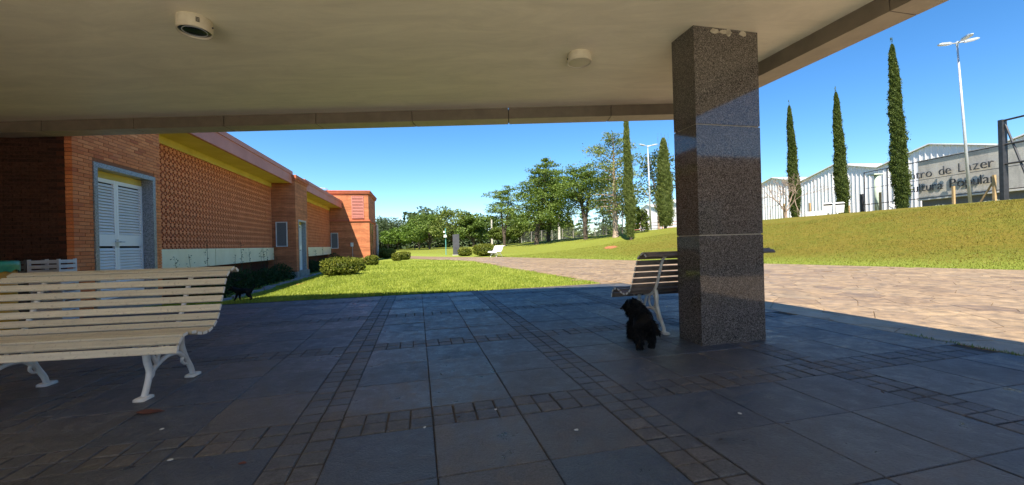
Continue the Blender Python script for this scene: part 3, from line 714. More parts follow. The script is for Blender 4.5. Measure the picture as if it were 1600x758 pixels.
# ------------------------------------------------------------------ benches
PROF = [(-.003,.880),(.068,.894),(.138,.856),(.176,.793),(.204,.724),(.233,.657),(.262,.588),(.294,.524),(.335,.470),(.395,.434),(.462,.423),(.530,.434),(.598,.456),(.683,.459),(.738,.427),(.768,.371)]
def make_bench(label, loc, rz, slat_mats, L=1.68, detail=True):
    """park bench, local front is -y, back top at y = 0"""
    t = thing('park_bench', label, 'bench', loc, rz, 'slatted park benches with cast iron legs')
    n = len(PROF)
    for i, (d, z) in enumerate(PROF):
        p0, p1 = PROF[max(i-1,0)], PROF[min(i+1,n-1)]
        tg = Vector((0, -(p1[0]-p0[0]), p1[1]-p0[1])).normalized()
        if i == 0: tg = Vector((0, -.07, .05)).normalized()
        if i == 1: tg = Vector((0, -.07, -.035)).normalized()
        if i == n-1: tg = Vector((0, -.25, -1)).normalized()
        nr = Vector((1,0,0)).cross(tg)
        w = .0265 if i != 0 else .024
        m = MB((0, -d, z)); e = .004; hx = L/2+rng.uniform(-.003, .003)
        c = Vector((0, -d, z)); sec = [(-w,-.011+e),(-w+e,-.011),(w-e,-.011),(w,-.011+e),(w,.011-e),(w-e,.011),(-w+e,.011),(-w,.011-e)]
        vs = [c+tg*q[0]+nr*q[1]+Vector((sx*hx,0,0)) for sx in (-1, 1) for q in sec]
        m.add(vs, [(k, (k+1)%8, 8+(k+1)%8, 8+k) for k in range(8)]); m.add(vs[:8], [tuple(range(7,-1,-1))], 1); m.add(vs[8:], [tuple(range(8))], 1)
        o = m.build('slat', slat_mats, t, loc=(0, -d, z))
        m2 = [f for f in o.data.polygons]
    def catmull(pts, k=5):
        out = []
        for i in range(len(pts)-1):
            p0, p1, p2, p3 = [Vector(pts[min(max(j,0),len(pts)-1)]) for j in (i-1,i,i+1,i+2)]
            for q in range(k):
                u = q/k; out.append(.5*((2*p1)+(p2-p0)*u+(2*p0-5*p1+4*p2-p3)*u*u+(3*p1-p0-3*p2+p3)*u**3))
        out.append(Vector(pts[-1])); return out
    strap = []
    for i, (d, z) in enumerate(PROF[1:15]):
        p0, p1 = PROF[i], PROF[i+2]; tg = Vector((0, -(p1[0]-p0[0]), p1[1]-p0[1])).normalized(); nr = Vector((1,0,0)).cross(tg)
        if nr.y < 0 and nr.z > 0 or nr.z > .5: nr = -nr
        if 0 < i < 9 and nr.y < 0: nr = -nr
        strap.append(Vector((0, -d, z))+nr*.026)
    for sx in (-1, 1):
        x = sx*(L/2-.30); m = MB((x, 0, 0)); P = lambda l: [(x, -q[0], q[1]) for q in l]
        m.tube([(x, p.y, p.z) for p in strap], .017, 8, flat=1.0)
        def leg(pts, r0, r1):
            c = catmull(P(pts)); m.tube(c, list(np.linspace(r0, r1, len(c))), 8)
        leg([(.285,.47),(.262,.40),(.262,.30),(.215,.18),(.155,.08),(.135,.02)], .024, .019)     # rear leg
        leg([(.60,.43),(.625,.36),(.622,.27),(.60,.18),(.625,.09),(.655,.02)], .024, .020)        # front leg
        leg([(.618,.12),(.585,.17),(.52,.215),(.44,.245),(.36,.25),(.29,.235),(.215,.17)], .017, .017)       # arch
        leg([(.43,.43),(.465,.38),(.50,.31),(.535,.215)], .015, .013); leg([(.62,.33),(.575,.30),(.545,.25),(.53,.22)], .013, .012)
        leg([(.235,.215),(.26,.17),(.235,.135),(.20,.13)], .013, .008)
        leg([(.60,.215),(.565,.18),(.575,.14),(.61,.13)], .013, .008)
        ring = [(x, -(.355+.062*math.cos(q)), .34+.078*math.sin(q)) for q in np.linspace(0, 2*math.pi, 21)]
        m.tube(ring, .011, 6)
        m.tube([(x, -.60, .405), (x, -.735, .385), (x, -.752, .36)], .013, 8)
        for d in (.13, .66):
            m.cbox(x-.035, x+.035, -d-.05, -d+.05, 0.001, .026, .008)
        lg = m.build('leg_frame', MT['white_iron'], t, True, loc=(x, 0, 0))
    m = MB(); m.tube([(-L/2+.30, -.20, .15), (L/2-.30, -.20, .15)], .008, 6) if False else None
    return t
t10 = math.radians(7.5)
Lv = Vector((math.cos(t10), math.sin(t10), 0)); pr = Vector((-2.45, 3.53, 0))
make_bench('tan slatted park bench with white iron legs facing away from the brick pavilion', pr-Lv*.84, t10, [MT['slat'], MT['slat_white']])
bR = W(3.75, 2.33+.83)
make_bench('slatted park bench tinted dark brown for shade, standing with its back to the granite pillar', bR, YAW+math.pi, [MT['slat_shade'], MT['slat_white']], L=1.66)
make_bench('white park bench beside the path at the foot of the grass bank', (-.95, 32.3, -.03), math.radians(-62), [MT['slat_white'], MT['slat_white']], L=1.66)

# ------------------------------------------------------------------ dogs
def skin_body(name, chains, mat, parent, loc=(0,0,0)):
    bm = bmesh.new(); sk = bm.verts.layers.skin.verify(); vd = {}
    for ch in chains:
        prev = None
        for key, p, rad in ch:
            if key not in vd:
                v = bm.verts.new(p); v[sk].radius = (rad, rad) if not hasattr(rad, '__len__') else rad; vd[key] = v
                v[sk].use_root = (key == 'pelvis')
            v = vd[key]
            if prev is not None and prev is not v and bm.edges.get((prev, v)) is None: bm.edges.new((prev, v))
            prev = v
    me = bpy.data.meshes.new(name); bm.to_mesh(me); bm.free(); me.materials.append(mat)
    o = bpy.data.objects.new(name, me); C.objects.link(o); o.parent = parent; o.location = loc
    sk = o.modifiers.new('skin', 'SKIN'); sk.use_smooth_shade = True; sb = o.modifiers.new('sub', 'SUBSURF'); sb.levels = 2; sb.render_levels = 2
    return o
def fur(name, segs, mat, parent, n, ln, droop=.9, w=.004):
    """tufts of hair over capsule segments (p0, r0, p1, r1)"""
    V = []; lens = np.array([(Vector(s[2])-Vector(s[0])).length*(s[1]+s[3]) for s in segs]); pick = rng.choice(len(segs), n, p=lens/lens.sum())
    for k in pick:
        p0, r0, p1, r1 = segs[k][:4]; p0, p1 = Vector(p0), Vector(p1); u = rng.random()
        ax = (p1-p0).normalized(); q = Vector(rng.normal(size=3)); q = (q-ax*q.dot(ax)).normalized()
        c = p0.lerp(p1, u)+q*(r0+(r1-r0)*u)*.92
        L = ln*(segs[k][4] if len(segs[k]) > 4 else 1)*rng.uniform(.5, 1.2)
        d = (q*.45+Vector((0,0,-droop))+Vector(rng.normal(size=3))*.22).normalized()*L
        s_ = d.cross(Vector(rng.normal(size=3))).normalized()*w*rng.uniform(.7,1.6)
        V.append([c-s_, c+s_, c+d*.6+s_*.6+q*L*.1, c+d])
    me = bpy.data.meshes.new(name); vv = np.array([[tuple(p) for p in q] for q in V]).reshape(-1, 3)
    me.from_pydata(vv.tolist(), [], np.arange(len(vv)).reshape(-1, 4).tolist()); me.materials.append(mat)
    for v in me.vertices:
        if v.co.z < .004: v.co.z = .004
    o = bpy.data.objects.new(name, me); C.objects.link(o); o.parent = parent; return o
def make_dog(label, loc, rz, s, head_yaw, head_z, tail_up, shaggy, stride):
    """local +x is forward"""
    t = thing('dog', label, 'dog', loc, rz); t.scale = (s, s, s)
    hd = Vector((math.cos(head_yaw), math.sin(head_yaw), 0)); nk = Vector((.30, .0, .40)); hc = Vector((.29,0,head_z))+hd*(.05 if shaggy else .075)
    mz, sh = (.85, 1.0) if shaggy else (1.1, 0.0)
    B = [('pelvis', (-.20,0,.335), .075), ('loin', (-.08,0,.335), .083), ('chest', (.10,0,.315), .098), ('shoulder', (.21,0,.345), .085), ('neck', tuple(nk*.55+Vector((.33,0,head_z))*.45), .062),
         ('skull', tuple(hc), .066), ('stop', tuple(hc+hd*.05*mz+Vector((0,0,-.02-.012*sh))), .046), ('muz', tuple(hc+hd*.09*mz+Vector((0,0,-.03-.03*sh))), .037), ('nose', tuple(hc+hd*.12*mz+Vector((0,0,-.034-.045*sh))), .028)]
    ch = [B]
    if tail_up: tl = [('pelvis', (-.20,0,.335), .075), ('tail1', (-.29,0,.37), .026), ('tail2', (-.35,0,.43), .02), ('tail3', (-.36,0,.50), .016), ('tail4', (-.31,0,.53), .010)]
    else: tl = [('pelvis', (-.20,0,.335), .075), ('tail1', (-.28,-.03,.33), .03), ('tail2', (-.31,-.07,.27), .025), ('tail3', (-.32,-.10,.20), .015)]
    ch.append(tl); segs = []
    for sy, nm in ((.07,'l'), (-.07,'r')):
        f = stride if sy > 0 else -stride
        fl = [('shoulder', (.21,0,.345), .085), ('elbow'+nm, (.17,sy,.225), .045), ('wrist'+nm, (.20+f*.5,sy,.09), .028), ('past'+nm, (.205+f,sy,.035), .027), ('paw'+nm, (.245+f,sy,.022), .028)]
        hl = [('pelvis', (-.20,0,.335), .075), ('thigh'+nm, (-.17,sy,.235), .058), ('knee'+nm, (-.14-f*.3,sy*1.05,.185), .042), ('hock'+nm, (-.255-f*.8,sy,.105), .026), ('hpast'+nm, (-.24-f,sy,.035), .026), ('hpaw'+nm, (-.195-f,sy,.022), .028)]
        ch += [fl, hl]
        k = 1.25 if shaggy else .5
        for L_ in (fl, hl):
            for q in range(1, len(L_)-1): segs.append((L_[q][1], L_[q][2], L_[q+1][1], L_[q+1][2], k*(1.0 if q < 3 else .5)))
    body = skin_body('body', ch, MT['blackfur'], t)
    for q in range(len(B)-1): segs.append((B[q][1], B[q][2]*1.05, B[q+1][1], B[q+1][2]*1.05, 1.0 if q < 5 else .35))
    segs.append((B[1][1], .09, B[3][1], .1, .8 if shaggy else .6))
    for q in range(1, len(tl)-1): segs.append((tl[q][1], tl[q][2], tl[q+1][1], tl[q+1][2], (1.6 if shaggy else .6)))
    fur('coat', segs, MT['blackfur'], t, 16000 if shaggy else 3000, .042 if shaggy else .022)
    side = Vector((0,0,1)).cross(hd)
    for sd in (-1, 1):
        e0 = hc+side*sd*.055+Vector((0,0,.035)); 
        if shaggy: pts = [e0, e0+side*sd*.032+Vector((0,0,-.03)), e0+side*sd*.04+Vector((0,0,-.10)), e0+side*sd*.028+Vector((0,0,-.16))]; rr = [.022,.038,.044,.018]
        else: pts = [e0, e0+side*sd*.015+Vector((0,0,.035)), e0+side*sd*.03+hd*.01+Vector((0,0,.06))]; rr = [.028,.02,.006]
        m = MB(); m.tube(pts, rr, 8, flat=.45); er = m.build('ear', MT['blackfur'], t, True)
        if shaggy: fur('ear_hair', [(tuple(pts[1]), .03, tuple(pts[3]), .016, 1.0)], MT['blackfur'], er, 500, .055)
        m = MB(); ey = hc+hd*.058+side*sd*.034+Vector((0,0,.012)); m.cyl((0,0), .009, -.004, .004, 10); m.build('eye', MT['lens'], t, loc=ey)
    m = MB(); nn = hc+hd*.145*mz+Vector((0,0,-.028-.045*sh)); m.obox(nn, hd*.010, side*.016, (0,0,.011)); m.build('nose', MT['black_metal'], t)
    return t
make_dog('shaggy black long-haired dog walking beside the pillar bench seen from behind', (1.27, 3.98, 0), math.radians(83), .90, math.radians(64), .415, False, True, .045)
make_dog('short-coated black dog with raised tail crossing the shaded lawn edge', (-5.74, 8.45, -.02), math.radians(183), .63, 0.0, .42, True, False, .05)

# ------------------------------------------------------------------ bin and crates by the dark wall
bn = W(6.35, -5.3)
bt = thing('litter_drum', 'yellow drum bin with a green liner folded over its rim', 'bin', bn)
m = MB(); n = 32
prof = [(.25,0),(.285,.02),(.285,.30),(.295,.32),(.285,.34),(.285,.64),(.295,.66),(.285,.68),(.285,.96),(.275,.96),(.26,.5)]
vs = [(q[0]*math.cos(2*math.pi*j/n), q[0]*math.sin(2*math.pi*j/n), q[1]) for q in prof for j in range(n)]
m.add(vs, [(i*n+j, i*n+(j+1)%n, (i+1)*n+(j+1)%n, (i+1)*n+j) for i in range(len(prof)-1) for j in range(n)]); m.build('drum', MT['yellow_bin'], bt, True)
m = MB(); prof = [(.27,.80),(.282,.965),(.295,1.0),(.315,.985),(.313,.93),(.305,.87)]
vs = [(q[0]*(1+.02*math.sin(j*5.3+i))*math.cos(2*math.pi*j/n), q[0]*(1+.02*math.sin(j*5.3+i))*math.sin(2*math.pi*j/n), q[1]-(.02*math.sin(j*2.1) if i == 5 else 0)) for i, q in enumerate(prof) for j in range(n)]
m.add(vs, [(i*n+j, i*n+(j+1)%n, (i+1)*n+(j+1)%n, (i+1)*n+j) for i in range(len(prof)-1) for j in range(n)]); m.build('liner', MT['green_bag'], bt, True)
def crate(loc, rz, mat, label, w=.40, d=.32, h=.245):
    t = thing('crate', label, 'crate', loc, rz, 'stacked crates under the dark brick wall')
    m = MB(); m.box(-w/2, w/2, -d/2, d/2, 0, .02)
    for x0 in (-w/2, w/2-.03):
        for y0 in (-d/2, d/2-.03): m.box(x0, x0+.03, y0, y0+.03, .02, h)
    m.build('base', mat, t)
    for k in range(3):
        m = MB(); z0 = .03+k*.075
        m.box(-w/2+.03, w/2-.03, -d/2, -d/2+.012, z0, z0+.05); m.box(-w/2+.03, w/2-.03, d/2-.012, d/2, z0, z0+.05); m.box(-w/2, -w/2+.012, -d/2+.03, d/2-.03, z0, z0+.05); m.box(w/2-.012, w/2, -d/2+.03, d/2-.03, z0, z0+.05)
        m.build('rail', mat, t)
    return t
ordn = ['bottom', 'second', 'third', 'top']
for col, (b, mat, nm, hh) in enumerate(((-6.9, 'crate_dark', 'dark', 4), (-6.45, 'crate_dark', 'dark', 4), (-6.0, 'crate_dark', 'dark', 4), (-5.55, 'crate_pale', 'pale', 4))):
    for k in range(hh):
        crate(W(7.72+rng.uniform(-.02,.02), b+rng.uniform(-.015,.015), .002+k*.249), YAW+rng.uniform(-.03,.03), MT[mat],
              f'{nm} plastic crate, {ordn[k]} of the stack ' + ('at the lit pier corner' if col == 3 else ('next to the pale crate stack' if col == 2 else ('one stack away from the pale crates' if col == 1 else 'farthest from the lit pier corner'))))

# ------------------------------------------------------------------ foliage helpers
def quad_mesh(name, V, mat, var=None):
    V = np.asarray(V, np.float32); n = len(V); me = bpy.data.meshes.new(name)
    me.vertices.add(n*4); me.vertices.foreach_set('co', V.reshape(-1)); me.loops.add(n*4); me.loops.foreach_set('vertex_index', np.arange(n*4, dtype=np.int32))
    me.polygons.add(n); me.polygons.foreach_set('loop_start', np.arange(0, n*4, 4, dtype=np.int32))
    at = me.attributes.new('var', 'FLOAT', 'FACE'); at.data.foreach_set('value', (rng.random(n) if var is None else np.clip(var, 0, 1)).astype(np.float32))
    me.materials.append(mat); me.update(calc_edges=True); return me
def unit(v): return v/np.maximum(np.linalg.norm(v, axis=1, keepdims=True), 1e-6)
def leaves(P, size, up=0.0, aspect=.5, out=None, outw=0.0, flat=None):
    """rhombic leaf sprays at points P; up tilts their length upward, out pushes along given directions"""
    n = len(P); t = rng.normal(size=(n, 3)); t[:, 2] += up
    if out is not None: t += out*outw
    t = unit(t); q = rng.normal(size=(n, 3)); b = unit(np.cross(t, q))
    if flat is not None:
        nr = rng.normal(size=(n, 3))*flat; nr[:, 2] += 1; nr = unit(nr); t = unit(np.cross(nr, q)); b = np.cross(nr, t)
    s = (size*rng.uniform(.6, 1.35, n))[:, None]
    return np.stack([P-t*s*.5, P+b*s*aspect*.5+t*s*.05, P+t*s*.5, P-b*s*aspect*.5+t*s*.05], 1)
def make_leaves(name, V, mat, parent, var=None):
    o = bpy.data.objects.new(name, quad_mesh(name, V, mat, var)); C.objects.link(o); o.parent = parent; return o
def lump(P, f=1.3, k=3):
    """smooth pseudo noise in -1..1 for light and dark clumps"""
    s = np.zeros(len(P))
    for i in range(k):
        d = rng.normal(size=3); s += np.sin(P@d*f*(1+.7*i)+rng.uniform(0, 6.3))
    return s/k

def cypress(label, x, y, H, R, tilt, mat, n=7000, spikes=3):
    z0 = T(x, y); t = thing('cypress_tree', label, 'tree', (x, y, z0-.05), rng.uniform(0, 6), 'columnar cypress trees')
    t.rotation_euler = (0, 0, 0)
    lean = lambda z: tilt*z
    m = MB(); m.tube([(lean(z), 0, z) for z in (0, .6, H*.4, H*.8)], [.16, .13, .09, .03], 8); m.build('trunk', MT['bark'], t)
    def rad(u): return R*np.clip(np.minimum(.55+u*2.2, 1), 0, 1)*np.power(np.clip(1-u, 0, 1), .42)*(1-.12*u)
    nz, na = 26, 12; zs = np.linspace(.35, H*.97, nz); vs = []; ph = rng.uniform(0, 6, 6)
    def wob(z, th): return 1+.10*np.sin(z*1.7+ph[0]+th)+.10*np.sin(z*5.1+ph[1]-3*th)+.11*np.sin(z*11.7+ph[2]+5*th)
    for z in zs:
        for k in range(na):
            th = 2*math.pi*k/na; rr = float(rad((z-.3)/(H-.3)))*.80*wob(z, th); vs.append((lean(z)+rr*math.cos(th), rr*math.sin(th), z))
    m = MB(); m.cv = .08; m.add(vs, [(i*na+j, i*na+(j+1)%na, (i+1)*na+(j+1)%na, (i+1)*na+j) for i in range(nz-1) for j in range(na)]); core = m.build('crown', mat, t, True)
    u = rng.random(n)**.85; z = .25+u*(H-.35); th = rng.uniform(0, 2*math.pi, n); rr = rad(u)*wob(z, th)*(rng.uniform(.74, 1.05, n)+.3*(rng.random(n) < .05))
    P = np.stack([lean(z)+rr*np.cos(th), rr*np.sin(th), z], 1); o = np.stack([np.cos(th), np.sin(th), 0*th], 1)
    V = leaves(P, min(R*.22, .095), 2.0, .5, o, .9)
    kk = spikes*26; zz = H-.5+rng.uniform(-.6, .95, kk)*.9; off = rng.choice(spikes, kk); q = np.stack([lean(zz)+(off-spikes/2+.5)*(.05 if R < .6 else .35)*R, rng.normal(0, .03, kk), zz], 1)
    V = np.concatenate([V, leaves(q, .16, 6, .2)])
    var = .5+.3*np.concatenate([lump(P, 3.0), np.zeros(kk)])+rng.normal(0, .2, len(V)); make_leaves('foliage', V, mat, core, var)
    return t

def conifer(label, x, y, H, R, base, nb, mat, bark, name='conifer_tree', prof='cone', n_leaf=70, leaf=.26, rise=.12, droop=.28, forks=1, group='spreading conifers on the grass bank', trunk_r=.2, tilt=0.0):
    z0 = T(x, y); t = thing(name, label, 'tree', (x, y, z0-.05), 0, group)
    P = []; var = []; m = MB(); lims = []
    tops = []
    for f in range(forks):
        ang = rng.uniform(0, 6.28); sp = 0 if forks == 1 else R*.28
        top = Vector((math.cos(ang)*sp+tilt*H, math.sin(ang)*sp, H*(1 if f == 0 else rng.uniform(.82, .95))))
        zf = H*base*.45 if forks > 1 else 0
        bend = Vector((rng.normal(0, .12), rng.normal(0, .12), 0))
        path = [Vector((0,0,0)), Vector((0,0,max(zf,.3)))+bend*.3, (Vector((0,0,max(zf,.3))).lerp(top, .5))+bend+Vector((top.x*.12, top.y*.12, 0)), top]
        m.tube(path, [trunk_r*1.25, trunk_r, trunk_r*.6, trunk_r*.12], 8); tops.append(path)
    for k in range(nb):
        path = tops[k % forks]; u = (k+rng.random())/nb; zrel = base+(1-base)*u
        # position on the trunk path
        zt = zrel*path[3].z
        if zt < path[2].z: q = path[1].lerp(path[2], (zt-path[1].z)/max(path[2].z-path[1].z, .01)) if zt > path[1].z else path[1].copy()
        else: q = path[2].lerp(path[3], (zt-path[2].z)/max(path[3].z-path[2].z, .01))
        if prof == 'cone': L = R*(1-u)**.62*min(1, .6+u*3)
        elif prof == 'dome': L = R*math.sqrt(max(1-(u*.96)**2.4, 0))*min(1, .6+u*2)
        else: L = R*(.55+.45*math.sin(u*2.6+.3))*(1-.55*u**3)            # layered
        L *= rng.uniform(.6, 1.12); L = max(L, .25); th = k*2.39996+rng.normal(0, .35); d = Vector((math.cos(th), math.sin(th), 0))
        r_up = rise*(1.2-u)+rng.normal(0, .06)
        pt = lambda s: q+d*L*s+Vector((0, 0, L*(r_up*s*1.6-droop*s*s+(.45*u*s))))
        m.tube([pt(0), pt(.4), pt(.8)], [trunk_r*.30*(1-u*.7), trunk_r*.18*(1-u*.7), .012], 5, caps=False)
        nl = int(n_leaf*(.35+.65*L/R)); s = rng.uniform(.22, 1.0, nl)**.8
        for sv_ in s:
            c = pt(sv_); w = L*.20*(1.15-sv_*.6)+.08
            P.append((c.x+rng.normal(0, w), c.y+rng.normal(0, w), c.z+rng.normal(0, w*.38)-.03)); var.append(.42+.25*sv_+.10*(k%3-1))
    m.build('trunk', bark, t)
    P = np.array(P); V = leaves(P, leaf, .25, .42, flat=.6)
    make_leaves('crown', V, mat, t, np.array(var)+.22*lump(P, 1.4)+rng.normal(0, .17, len(P)))
    return t

def broad(label, x, y, H, W_, mat, bark='bark', n=2600, leaf=.34, base=.25, nclump=16, name='broadleaf_tree', group='trees at the far end of the park', flat=.75, trunk_r=.2, H0=None):
    z0 = T(x, y); t = thing(name, label, 'tree', (x, y, z0-.05), 0, group)
    m = MB(); cl = []
    for k in range(nclump):
        u = k/max(nclump-1, 1); th = k*2.4+rng.normal(0, .4); zc = H*(base+(1-base)*(.18+.72*u)); rr = W_/2*math.sqrt(max(1-((u-.38)/.75)**2, .05))*rng.uniform(.35, .8)
        cl.append((rr*math.cos(th), rr*math.sin(th), zc, W_*rng.uniform(.15, .24)))
    m.tube([(0,0,0), (.05,.03,H*base), (rng.normal(0,.15), rng.normal(0,.15), H*.7)], [trunk_r, trunk_r*.75, .04], 8)
    for c in cl[::2]: m.tube([(0.03,0.02,H*base*rng.uniform(.7,1.2)), (c[0]*.5, c[1]*.5, H*base*.5+c[2]*.5), c[:3]], [trunk_r*.45, trunk_r*.28, .03], 5, caps=False)
    m.build('trunk', MT[bark], t); P = []; var = []
    per = n//nclump
    for k, c in enumerate(cl):
        d = unit(rng.normal(size=(per, 3))); rad = c[3]*np.power(rng.random(per), .33)[:, None]
        P.append(np.array(c[:3])+d*rad*np.array([1, 1, flat])); var.append(.42+.3*d[:, 2]*0+.16*math.sin(k*2.1)+np.zeros(per))
    P = np.concatenate(P); P[:, 2] = np.maximum(P[:, 2], .25)
    make_leaves('crown', leaves(P, leaf, .1, .6, flat=.8), mat, t, np.concatenate(var)+.2*lump(P, 1.2)+rng.normal(0, .17, len(P)))
    return t

def bush(label, x, y, w, d, h, mat=None, n=2600, leaf=.075, group='clipped round shrubs on the lawn', flat_top=.6):
    z0 = T(x, y); t = thing('shrub', label, 'shrub', (x, y, z0), 0, group); mat = mat or F['bush']
    ph = rng.uniform(0, 6, 5)
    def shape(dv):
        th = np.arctan2(dv[:, 1], dv[:, 0]); el = dv[:, 2]
        k = 1+.07*np.sin(3*th+ph[0])+.05*np.sin(7*th+ph[1]+4*el)+.04*np.sin(11*th+9*el+ph[2])
        zz = np.sign(el)*np.abs(el)**flat_top
        return np.stack([dv[:, 0]*k*w/2, dv[:, 1]*k*d/2, h*.52+zz*k*h*.48], 1)
    m = MB(); na, nz = 16, 9; dv = np.array([[math.cos(p)*math.cos(a), math.cos(p)*math.sin(a), math.sin(p)] for p in np.linspace(-1.45, 1.45, nz) for a in np.linspace(0, 2*math.pi, na, endpoint=False)])
    vs = shape(dv)*np.array([.86, .86, .86])+np.array([0, 0, h*.06]); m.cv = .1
    m.add([tuple(v) for v in vs], [(i*na+j, i*na+(j+1)%na, (i+1)*na+(j+1)%na, (i+1)*na+j) for i in range(nz-1) for j in range(na)]); cr = m.build('crown', mat, t, True)
    m = MB()
    for k in range(5): a = k*1.256; m.tube([(0.03*math.cos(a), .03*math.sin(a), -.02), (w*.15*math.cos(a), d*.15*math.sin(a), h*.3)], .015, 5)
    m.build('stem', MT['bark'], t)
    dv = unit(rng.normal(size=(n, 3))); P = shape(dv)*rng.uniform(.82, 1.04, n)[:, None]+np.array([0, 0, h*.03]); P[:, 2] = np.maximum(P[:, 2], .03)
    make_leaves('foliage', leaves(P, leaf, .3, .6, dv, .9), mat, cr, .45+.28*lump(P, 6)+.12*dv[:, 2]+rng.normal(0, .2, n))
    return t

# ------------------------------------------------------------------ trees on the bank
cypress('tall dark cypress standing in front of the lettered sign', 26.62, 27.0, 11.6, .52, -.035, F['cypress'], 36000)
cypress('dark cypress rising behind the pair of litter bins', 25.95, 31.0, 9.9, .47, -.035, F['cypress'], 36000)
cypress('dark cypress with a bare shrub branching in front of it', 24.4, 34.0, 9.95, .46, -.035, F['cypress'], 36000)
cypress('slim tall olive-green cypress beside the pale-trunked cedar', 9.9, 33.0, 10.9, .48, -.015, F['cypress_pale'], 26000)
cypress('broad twin-tipped cypress beside the twin-headed lamp post', 15.5, 40.0, 9.3, .98, 0, F['cypress_pale'], 34000, 4)
conifer('dense dark conifer with twin stems towering over the bank', 2.85, 46, 10.0, 4.9, .24, 84, F['conifer'], MT['bark'], prof='cone', n_leaf=330, leaf=.25, forks=2, trunk_r=.24)
conifer('bushy dark conifer leaning against the twin-stemmed one', 4.6, 50, 9.0, 3.7, .26, 60, F['conifer'], MT['bark'], prof='dome', n_leaf=260, leaf=.27, forks=2, trunk_r=.2)
conifer('slender thin-crowned conifer with bare lower trunk', -1.0, 52, 7.7, 2.6, .40, 46, F['conifer'], MT['bark'], prof='dome', n_leaf=190, leaf=.25, trunk_r=.15, forks=2)
conifer('fork-stemmed conifer with open arching limbs on the bank', 7.8, 42, 7.7, 3.2, .40, 64, F['conifer'], MT['bark'], prof='dome', n_leaf=220, leaf=.24, rise=.45, droop=.25, forks=3, trunk_r=.19)
conifer('layered cedar with a pale pinkish trunk on the bank', 9.95, 38, 9.6, 3.3, .26, 60, F['cedar'], MT['palebark'], prof='layer', n_leaf=190, leaf=.21, rise=.05, droop=.12, trunk_r=.27)
broad('sparse brownish sapling behind the slim cypress', 11.7, 42, 4.2, 1.7, F['pale'], 'palebark', 420, .22, .4, 8, 'sapling', 'small trees behind the bank', trunk_r=.07)
broad('yellow-green shrubby conifer behind the slim cypress', 12.6, 38.5, 2.4, 1.6, F['pale'], 'bark', 1600, .2, .05, 10, 'small_conifer', 'small trees behind the bank', 1.2, .06)
broad('bluish eucalyptus crown behind the twin-tipped cypress', 19.3, 52, 11.0, 6.0, F['blue'], 'palebark', 2600, .32, .3, 16, 'eucalyptus_tree', 'trees behind the bank')
broad('loose bluish eucalyptus behind the twin-headed lamp post', 14.6, 56, 9.6, 6.2, F['blue'], 'palebark', 2600, .30, .2, 15, 'eucalyptus_tree', 'trees behind the bank')
# bare shrub-tree before the white sheds
t = thing('bare_tree', 'leafless grey-brown small tree standing before the white sheds', 'tree', (20.75, 30, T(20.75, 30)-.05)); t.scale = (1.3, 1.3, 1.25)
m = MB()
def branch(p, d, L, r_, depth):
    q = p+d*L*.5+Vector(rng.normal(size=3))*L*.05; e = p+d*L; m.tube([p, q, e], [r_, r_*.8, r_*.6], 5, caps=False)
    if depth == 0: return
    for k in range(3 if depth > 1 else 4):
        nd = (d+Vector(rng.normal(size=3))*.52+Vector((0, 0, .10))).normalized(); branch(e if k else q.lerp(e, .6), nd, L*rng.uniform(.6, .85), r_*.58, depth-1)
for k in range(5):
    a = k*1.256+.4; branch(Vector((0, 0, .35)), Vector((math.cos(a)*.62, math.sin(a)*.62, .95)).normalized(), .85, .035, 4)
cr = m.build('branches', MT['twig'], t); m = MB(); m.tube([(0,0,0), (.02,0,.2), (0,0,.4)], [.09,.07,.06], 8); m.build('trunk', MT['twig'], t)

# trees at the far end and the wood behind
spec = [(-35.5, 100, 10.5, 12, 'blue', 'flat-topped bluish pine rising over the far wood'), (-30, 96, 9.6, 9, 'blue', 'bluish round-headed pine at the far wood edge'),
        (-24.2, 84, 6.6, 7.0, 'mid', 'bright green spreading tree beyond the brick tower'), (-19.6, 80, 7.4, 6.5, 'mid', 'leafy mid-green tree at the path bend'),
        (-21.5, 92, 10.2, 9, 'dark', 'dark green tree crowding behind the path bend'), (-15.4, 74, 8.0, 7.5, 'conifer', 'dark spreading tree beside the lamp with two boxes'),
        (-10.6, 72, 9.2, 8.6, 'cedar', 'large flat-crowned olive tree behind the charcoal slab'), (-6.8, 70, 7.8, 6.2, 'conifer', 'olive-green rounded tree next to the flat-crowned one'),
        (-4.6, 84, 7.6, 6.0, 'dark', 'dark tree closing the gap by the concrete pole'), (-1.0, 88, 5.6, 5.0, 'conifer', 'low green tree behind the concrete pole'),
        (-2.4, 66, 3.2, 3.0, 'pale', 'small yellow-green tree by the concrete pole'), (1.2, 63, 3.4, 3.4, 'pale', 'small tan-green tree under the slender conifer'), (4.6, 66, 3.6, 4.2, 'pale', 'low olive tree between the conifer trunks')]
for x, y, H, w, mt, lb in spec:
    H *= rng.uniform(.66, .88) if H > 5 else .9
    broad(lb, x, y, H, w, F[mt], n=5200, leaf=.36, base=.16 if H > 5 else .3, nclump=18, flat=.6, trunk_r=.22 if H > 5 else .1)
for x, y, H, mt, lb in ((8.6, 72, 6.2, 'conifer', 'pointed far pine left of the fence gap'), (10.9, 76, 5.6, 'cedar', 'pale pointed far pine over the wire fence'), (13.0, 70, 6.0, 'conifer', 'dark pointed far pine behind the cedar'), (15.2, 66, 7.4, 'blue', 'bluish far pine beside the cedar trunk'), (6.2, 80, 5.4, 'conifer', 'short far pine between two conifer trunks'),
                        (17.8, 72, 6.6, 'conifer', 'green far pine beyond the slim cypress'), (20.6, 66, 6.2, 'dark', 'dark far pine beyond the lamp post')):
    conifer(lb, x, y, H, H*.33, .12, 34, F[mt], MT['bark'], 'pine_tree', 'cone', 110, .33, .1, .25, 1, 'far pines behind the wire fence', .12)
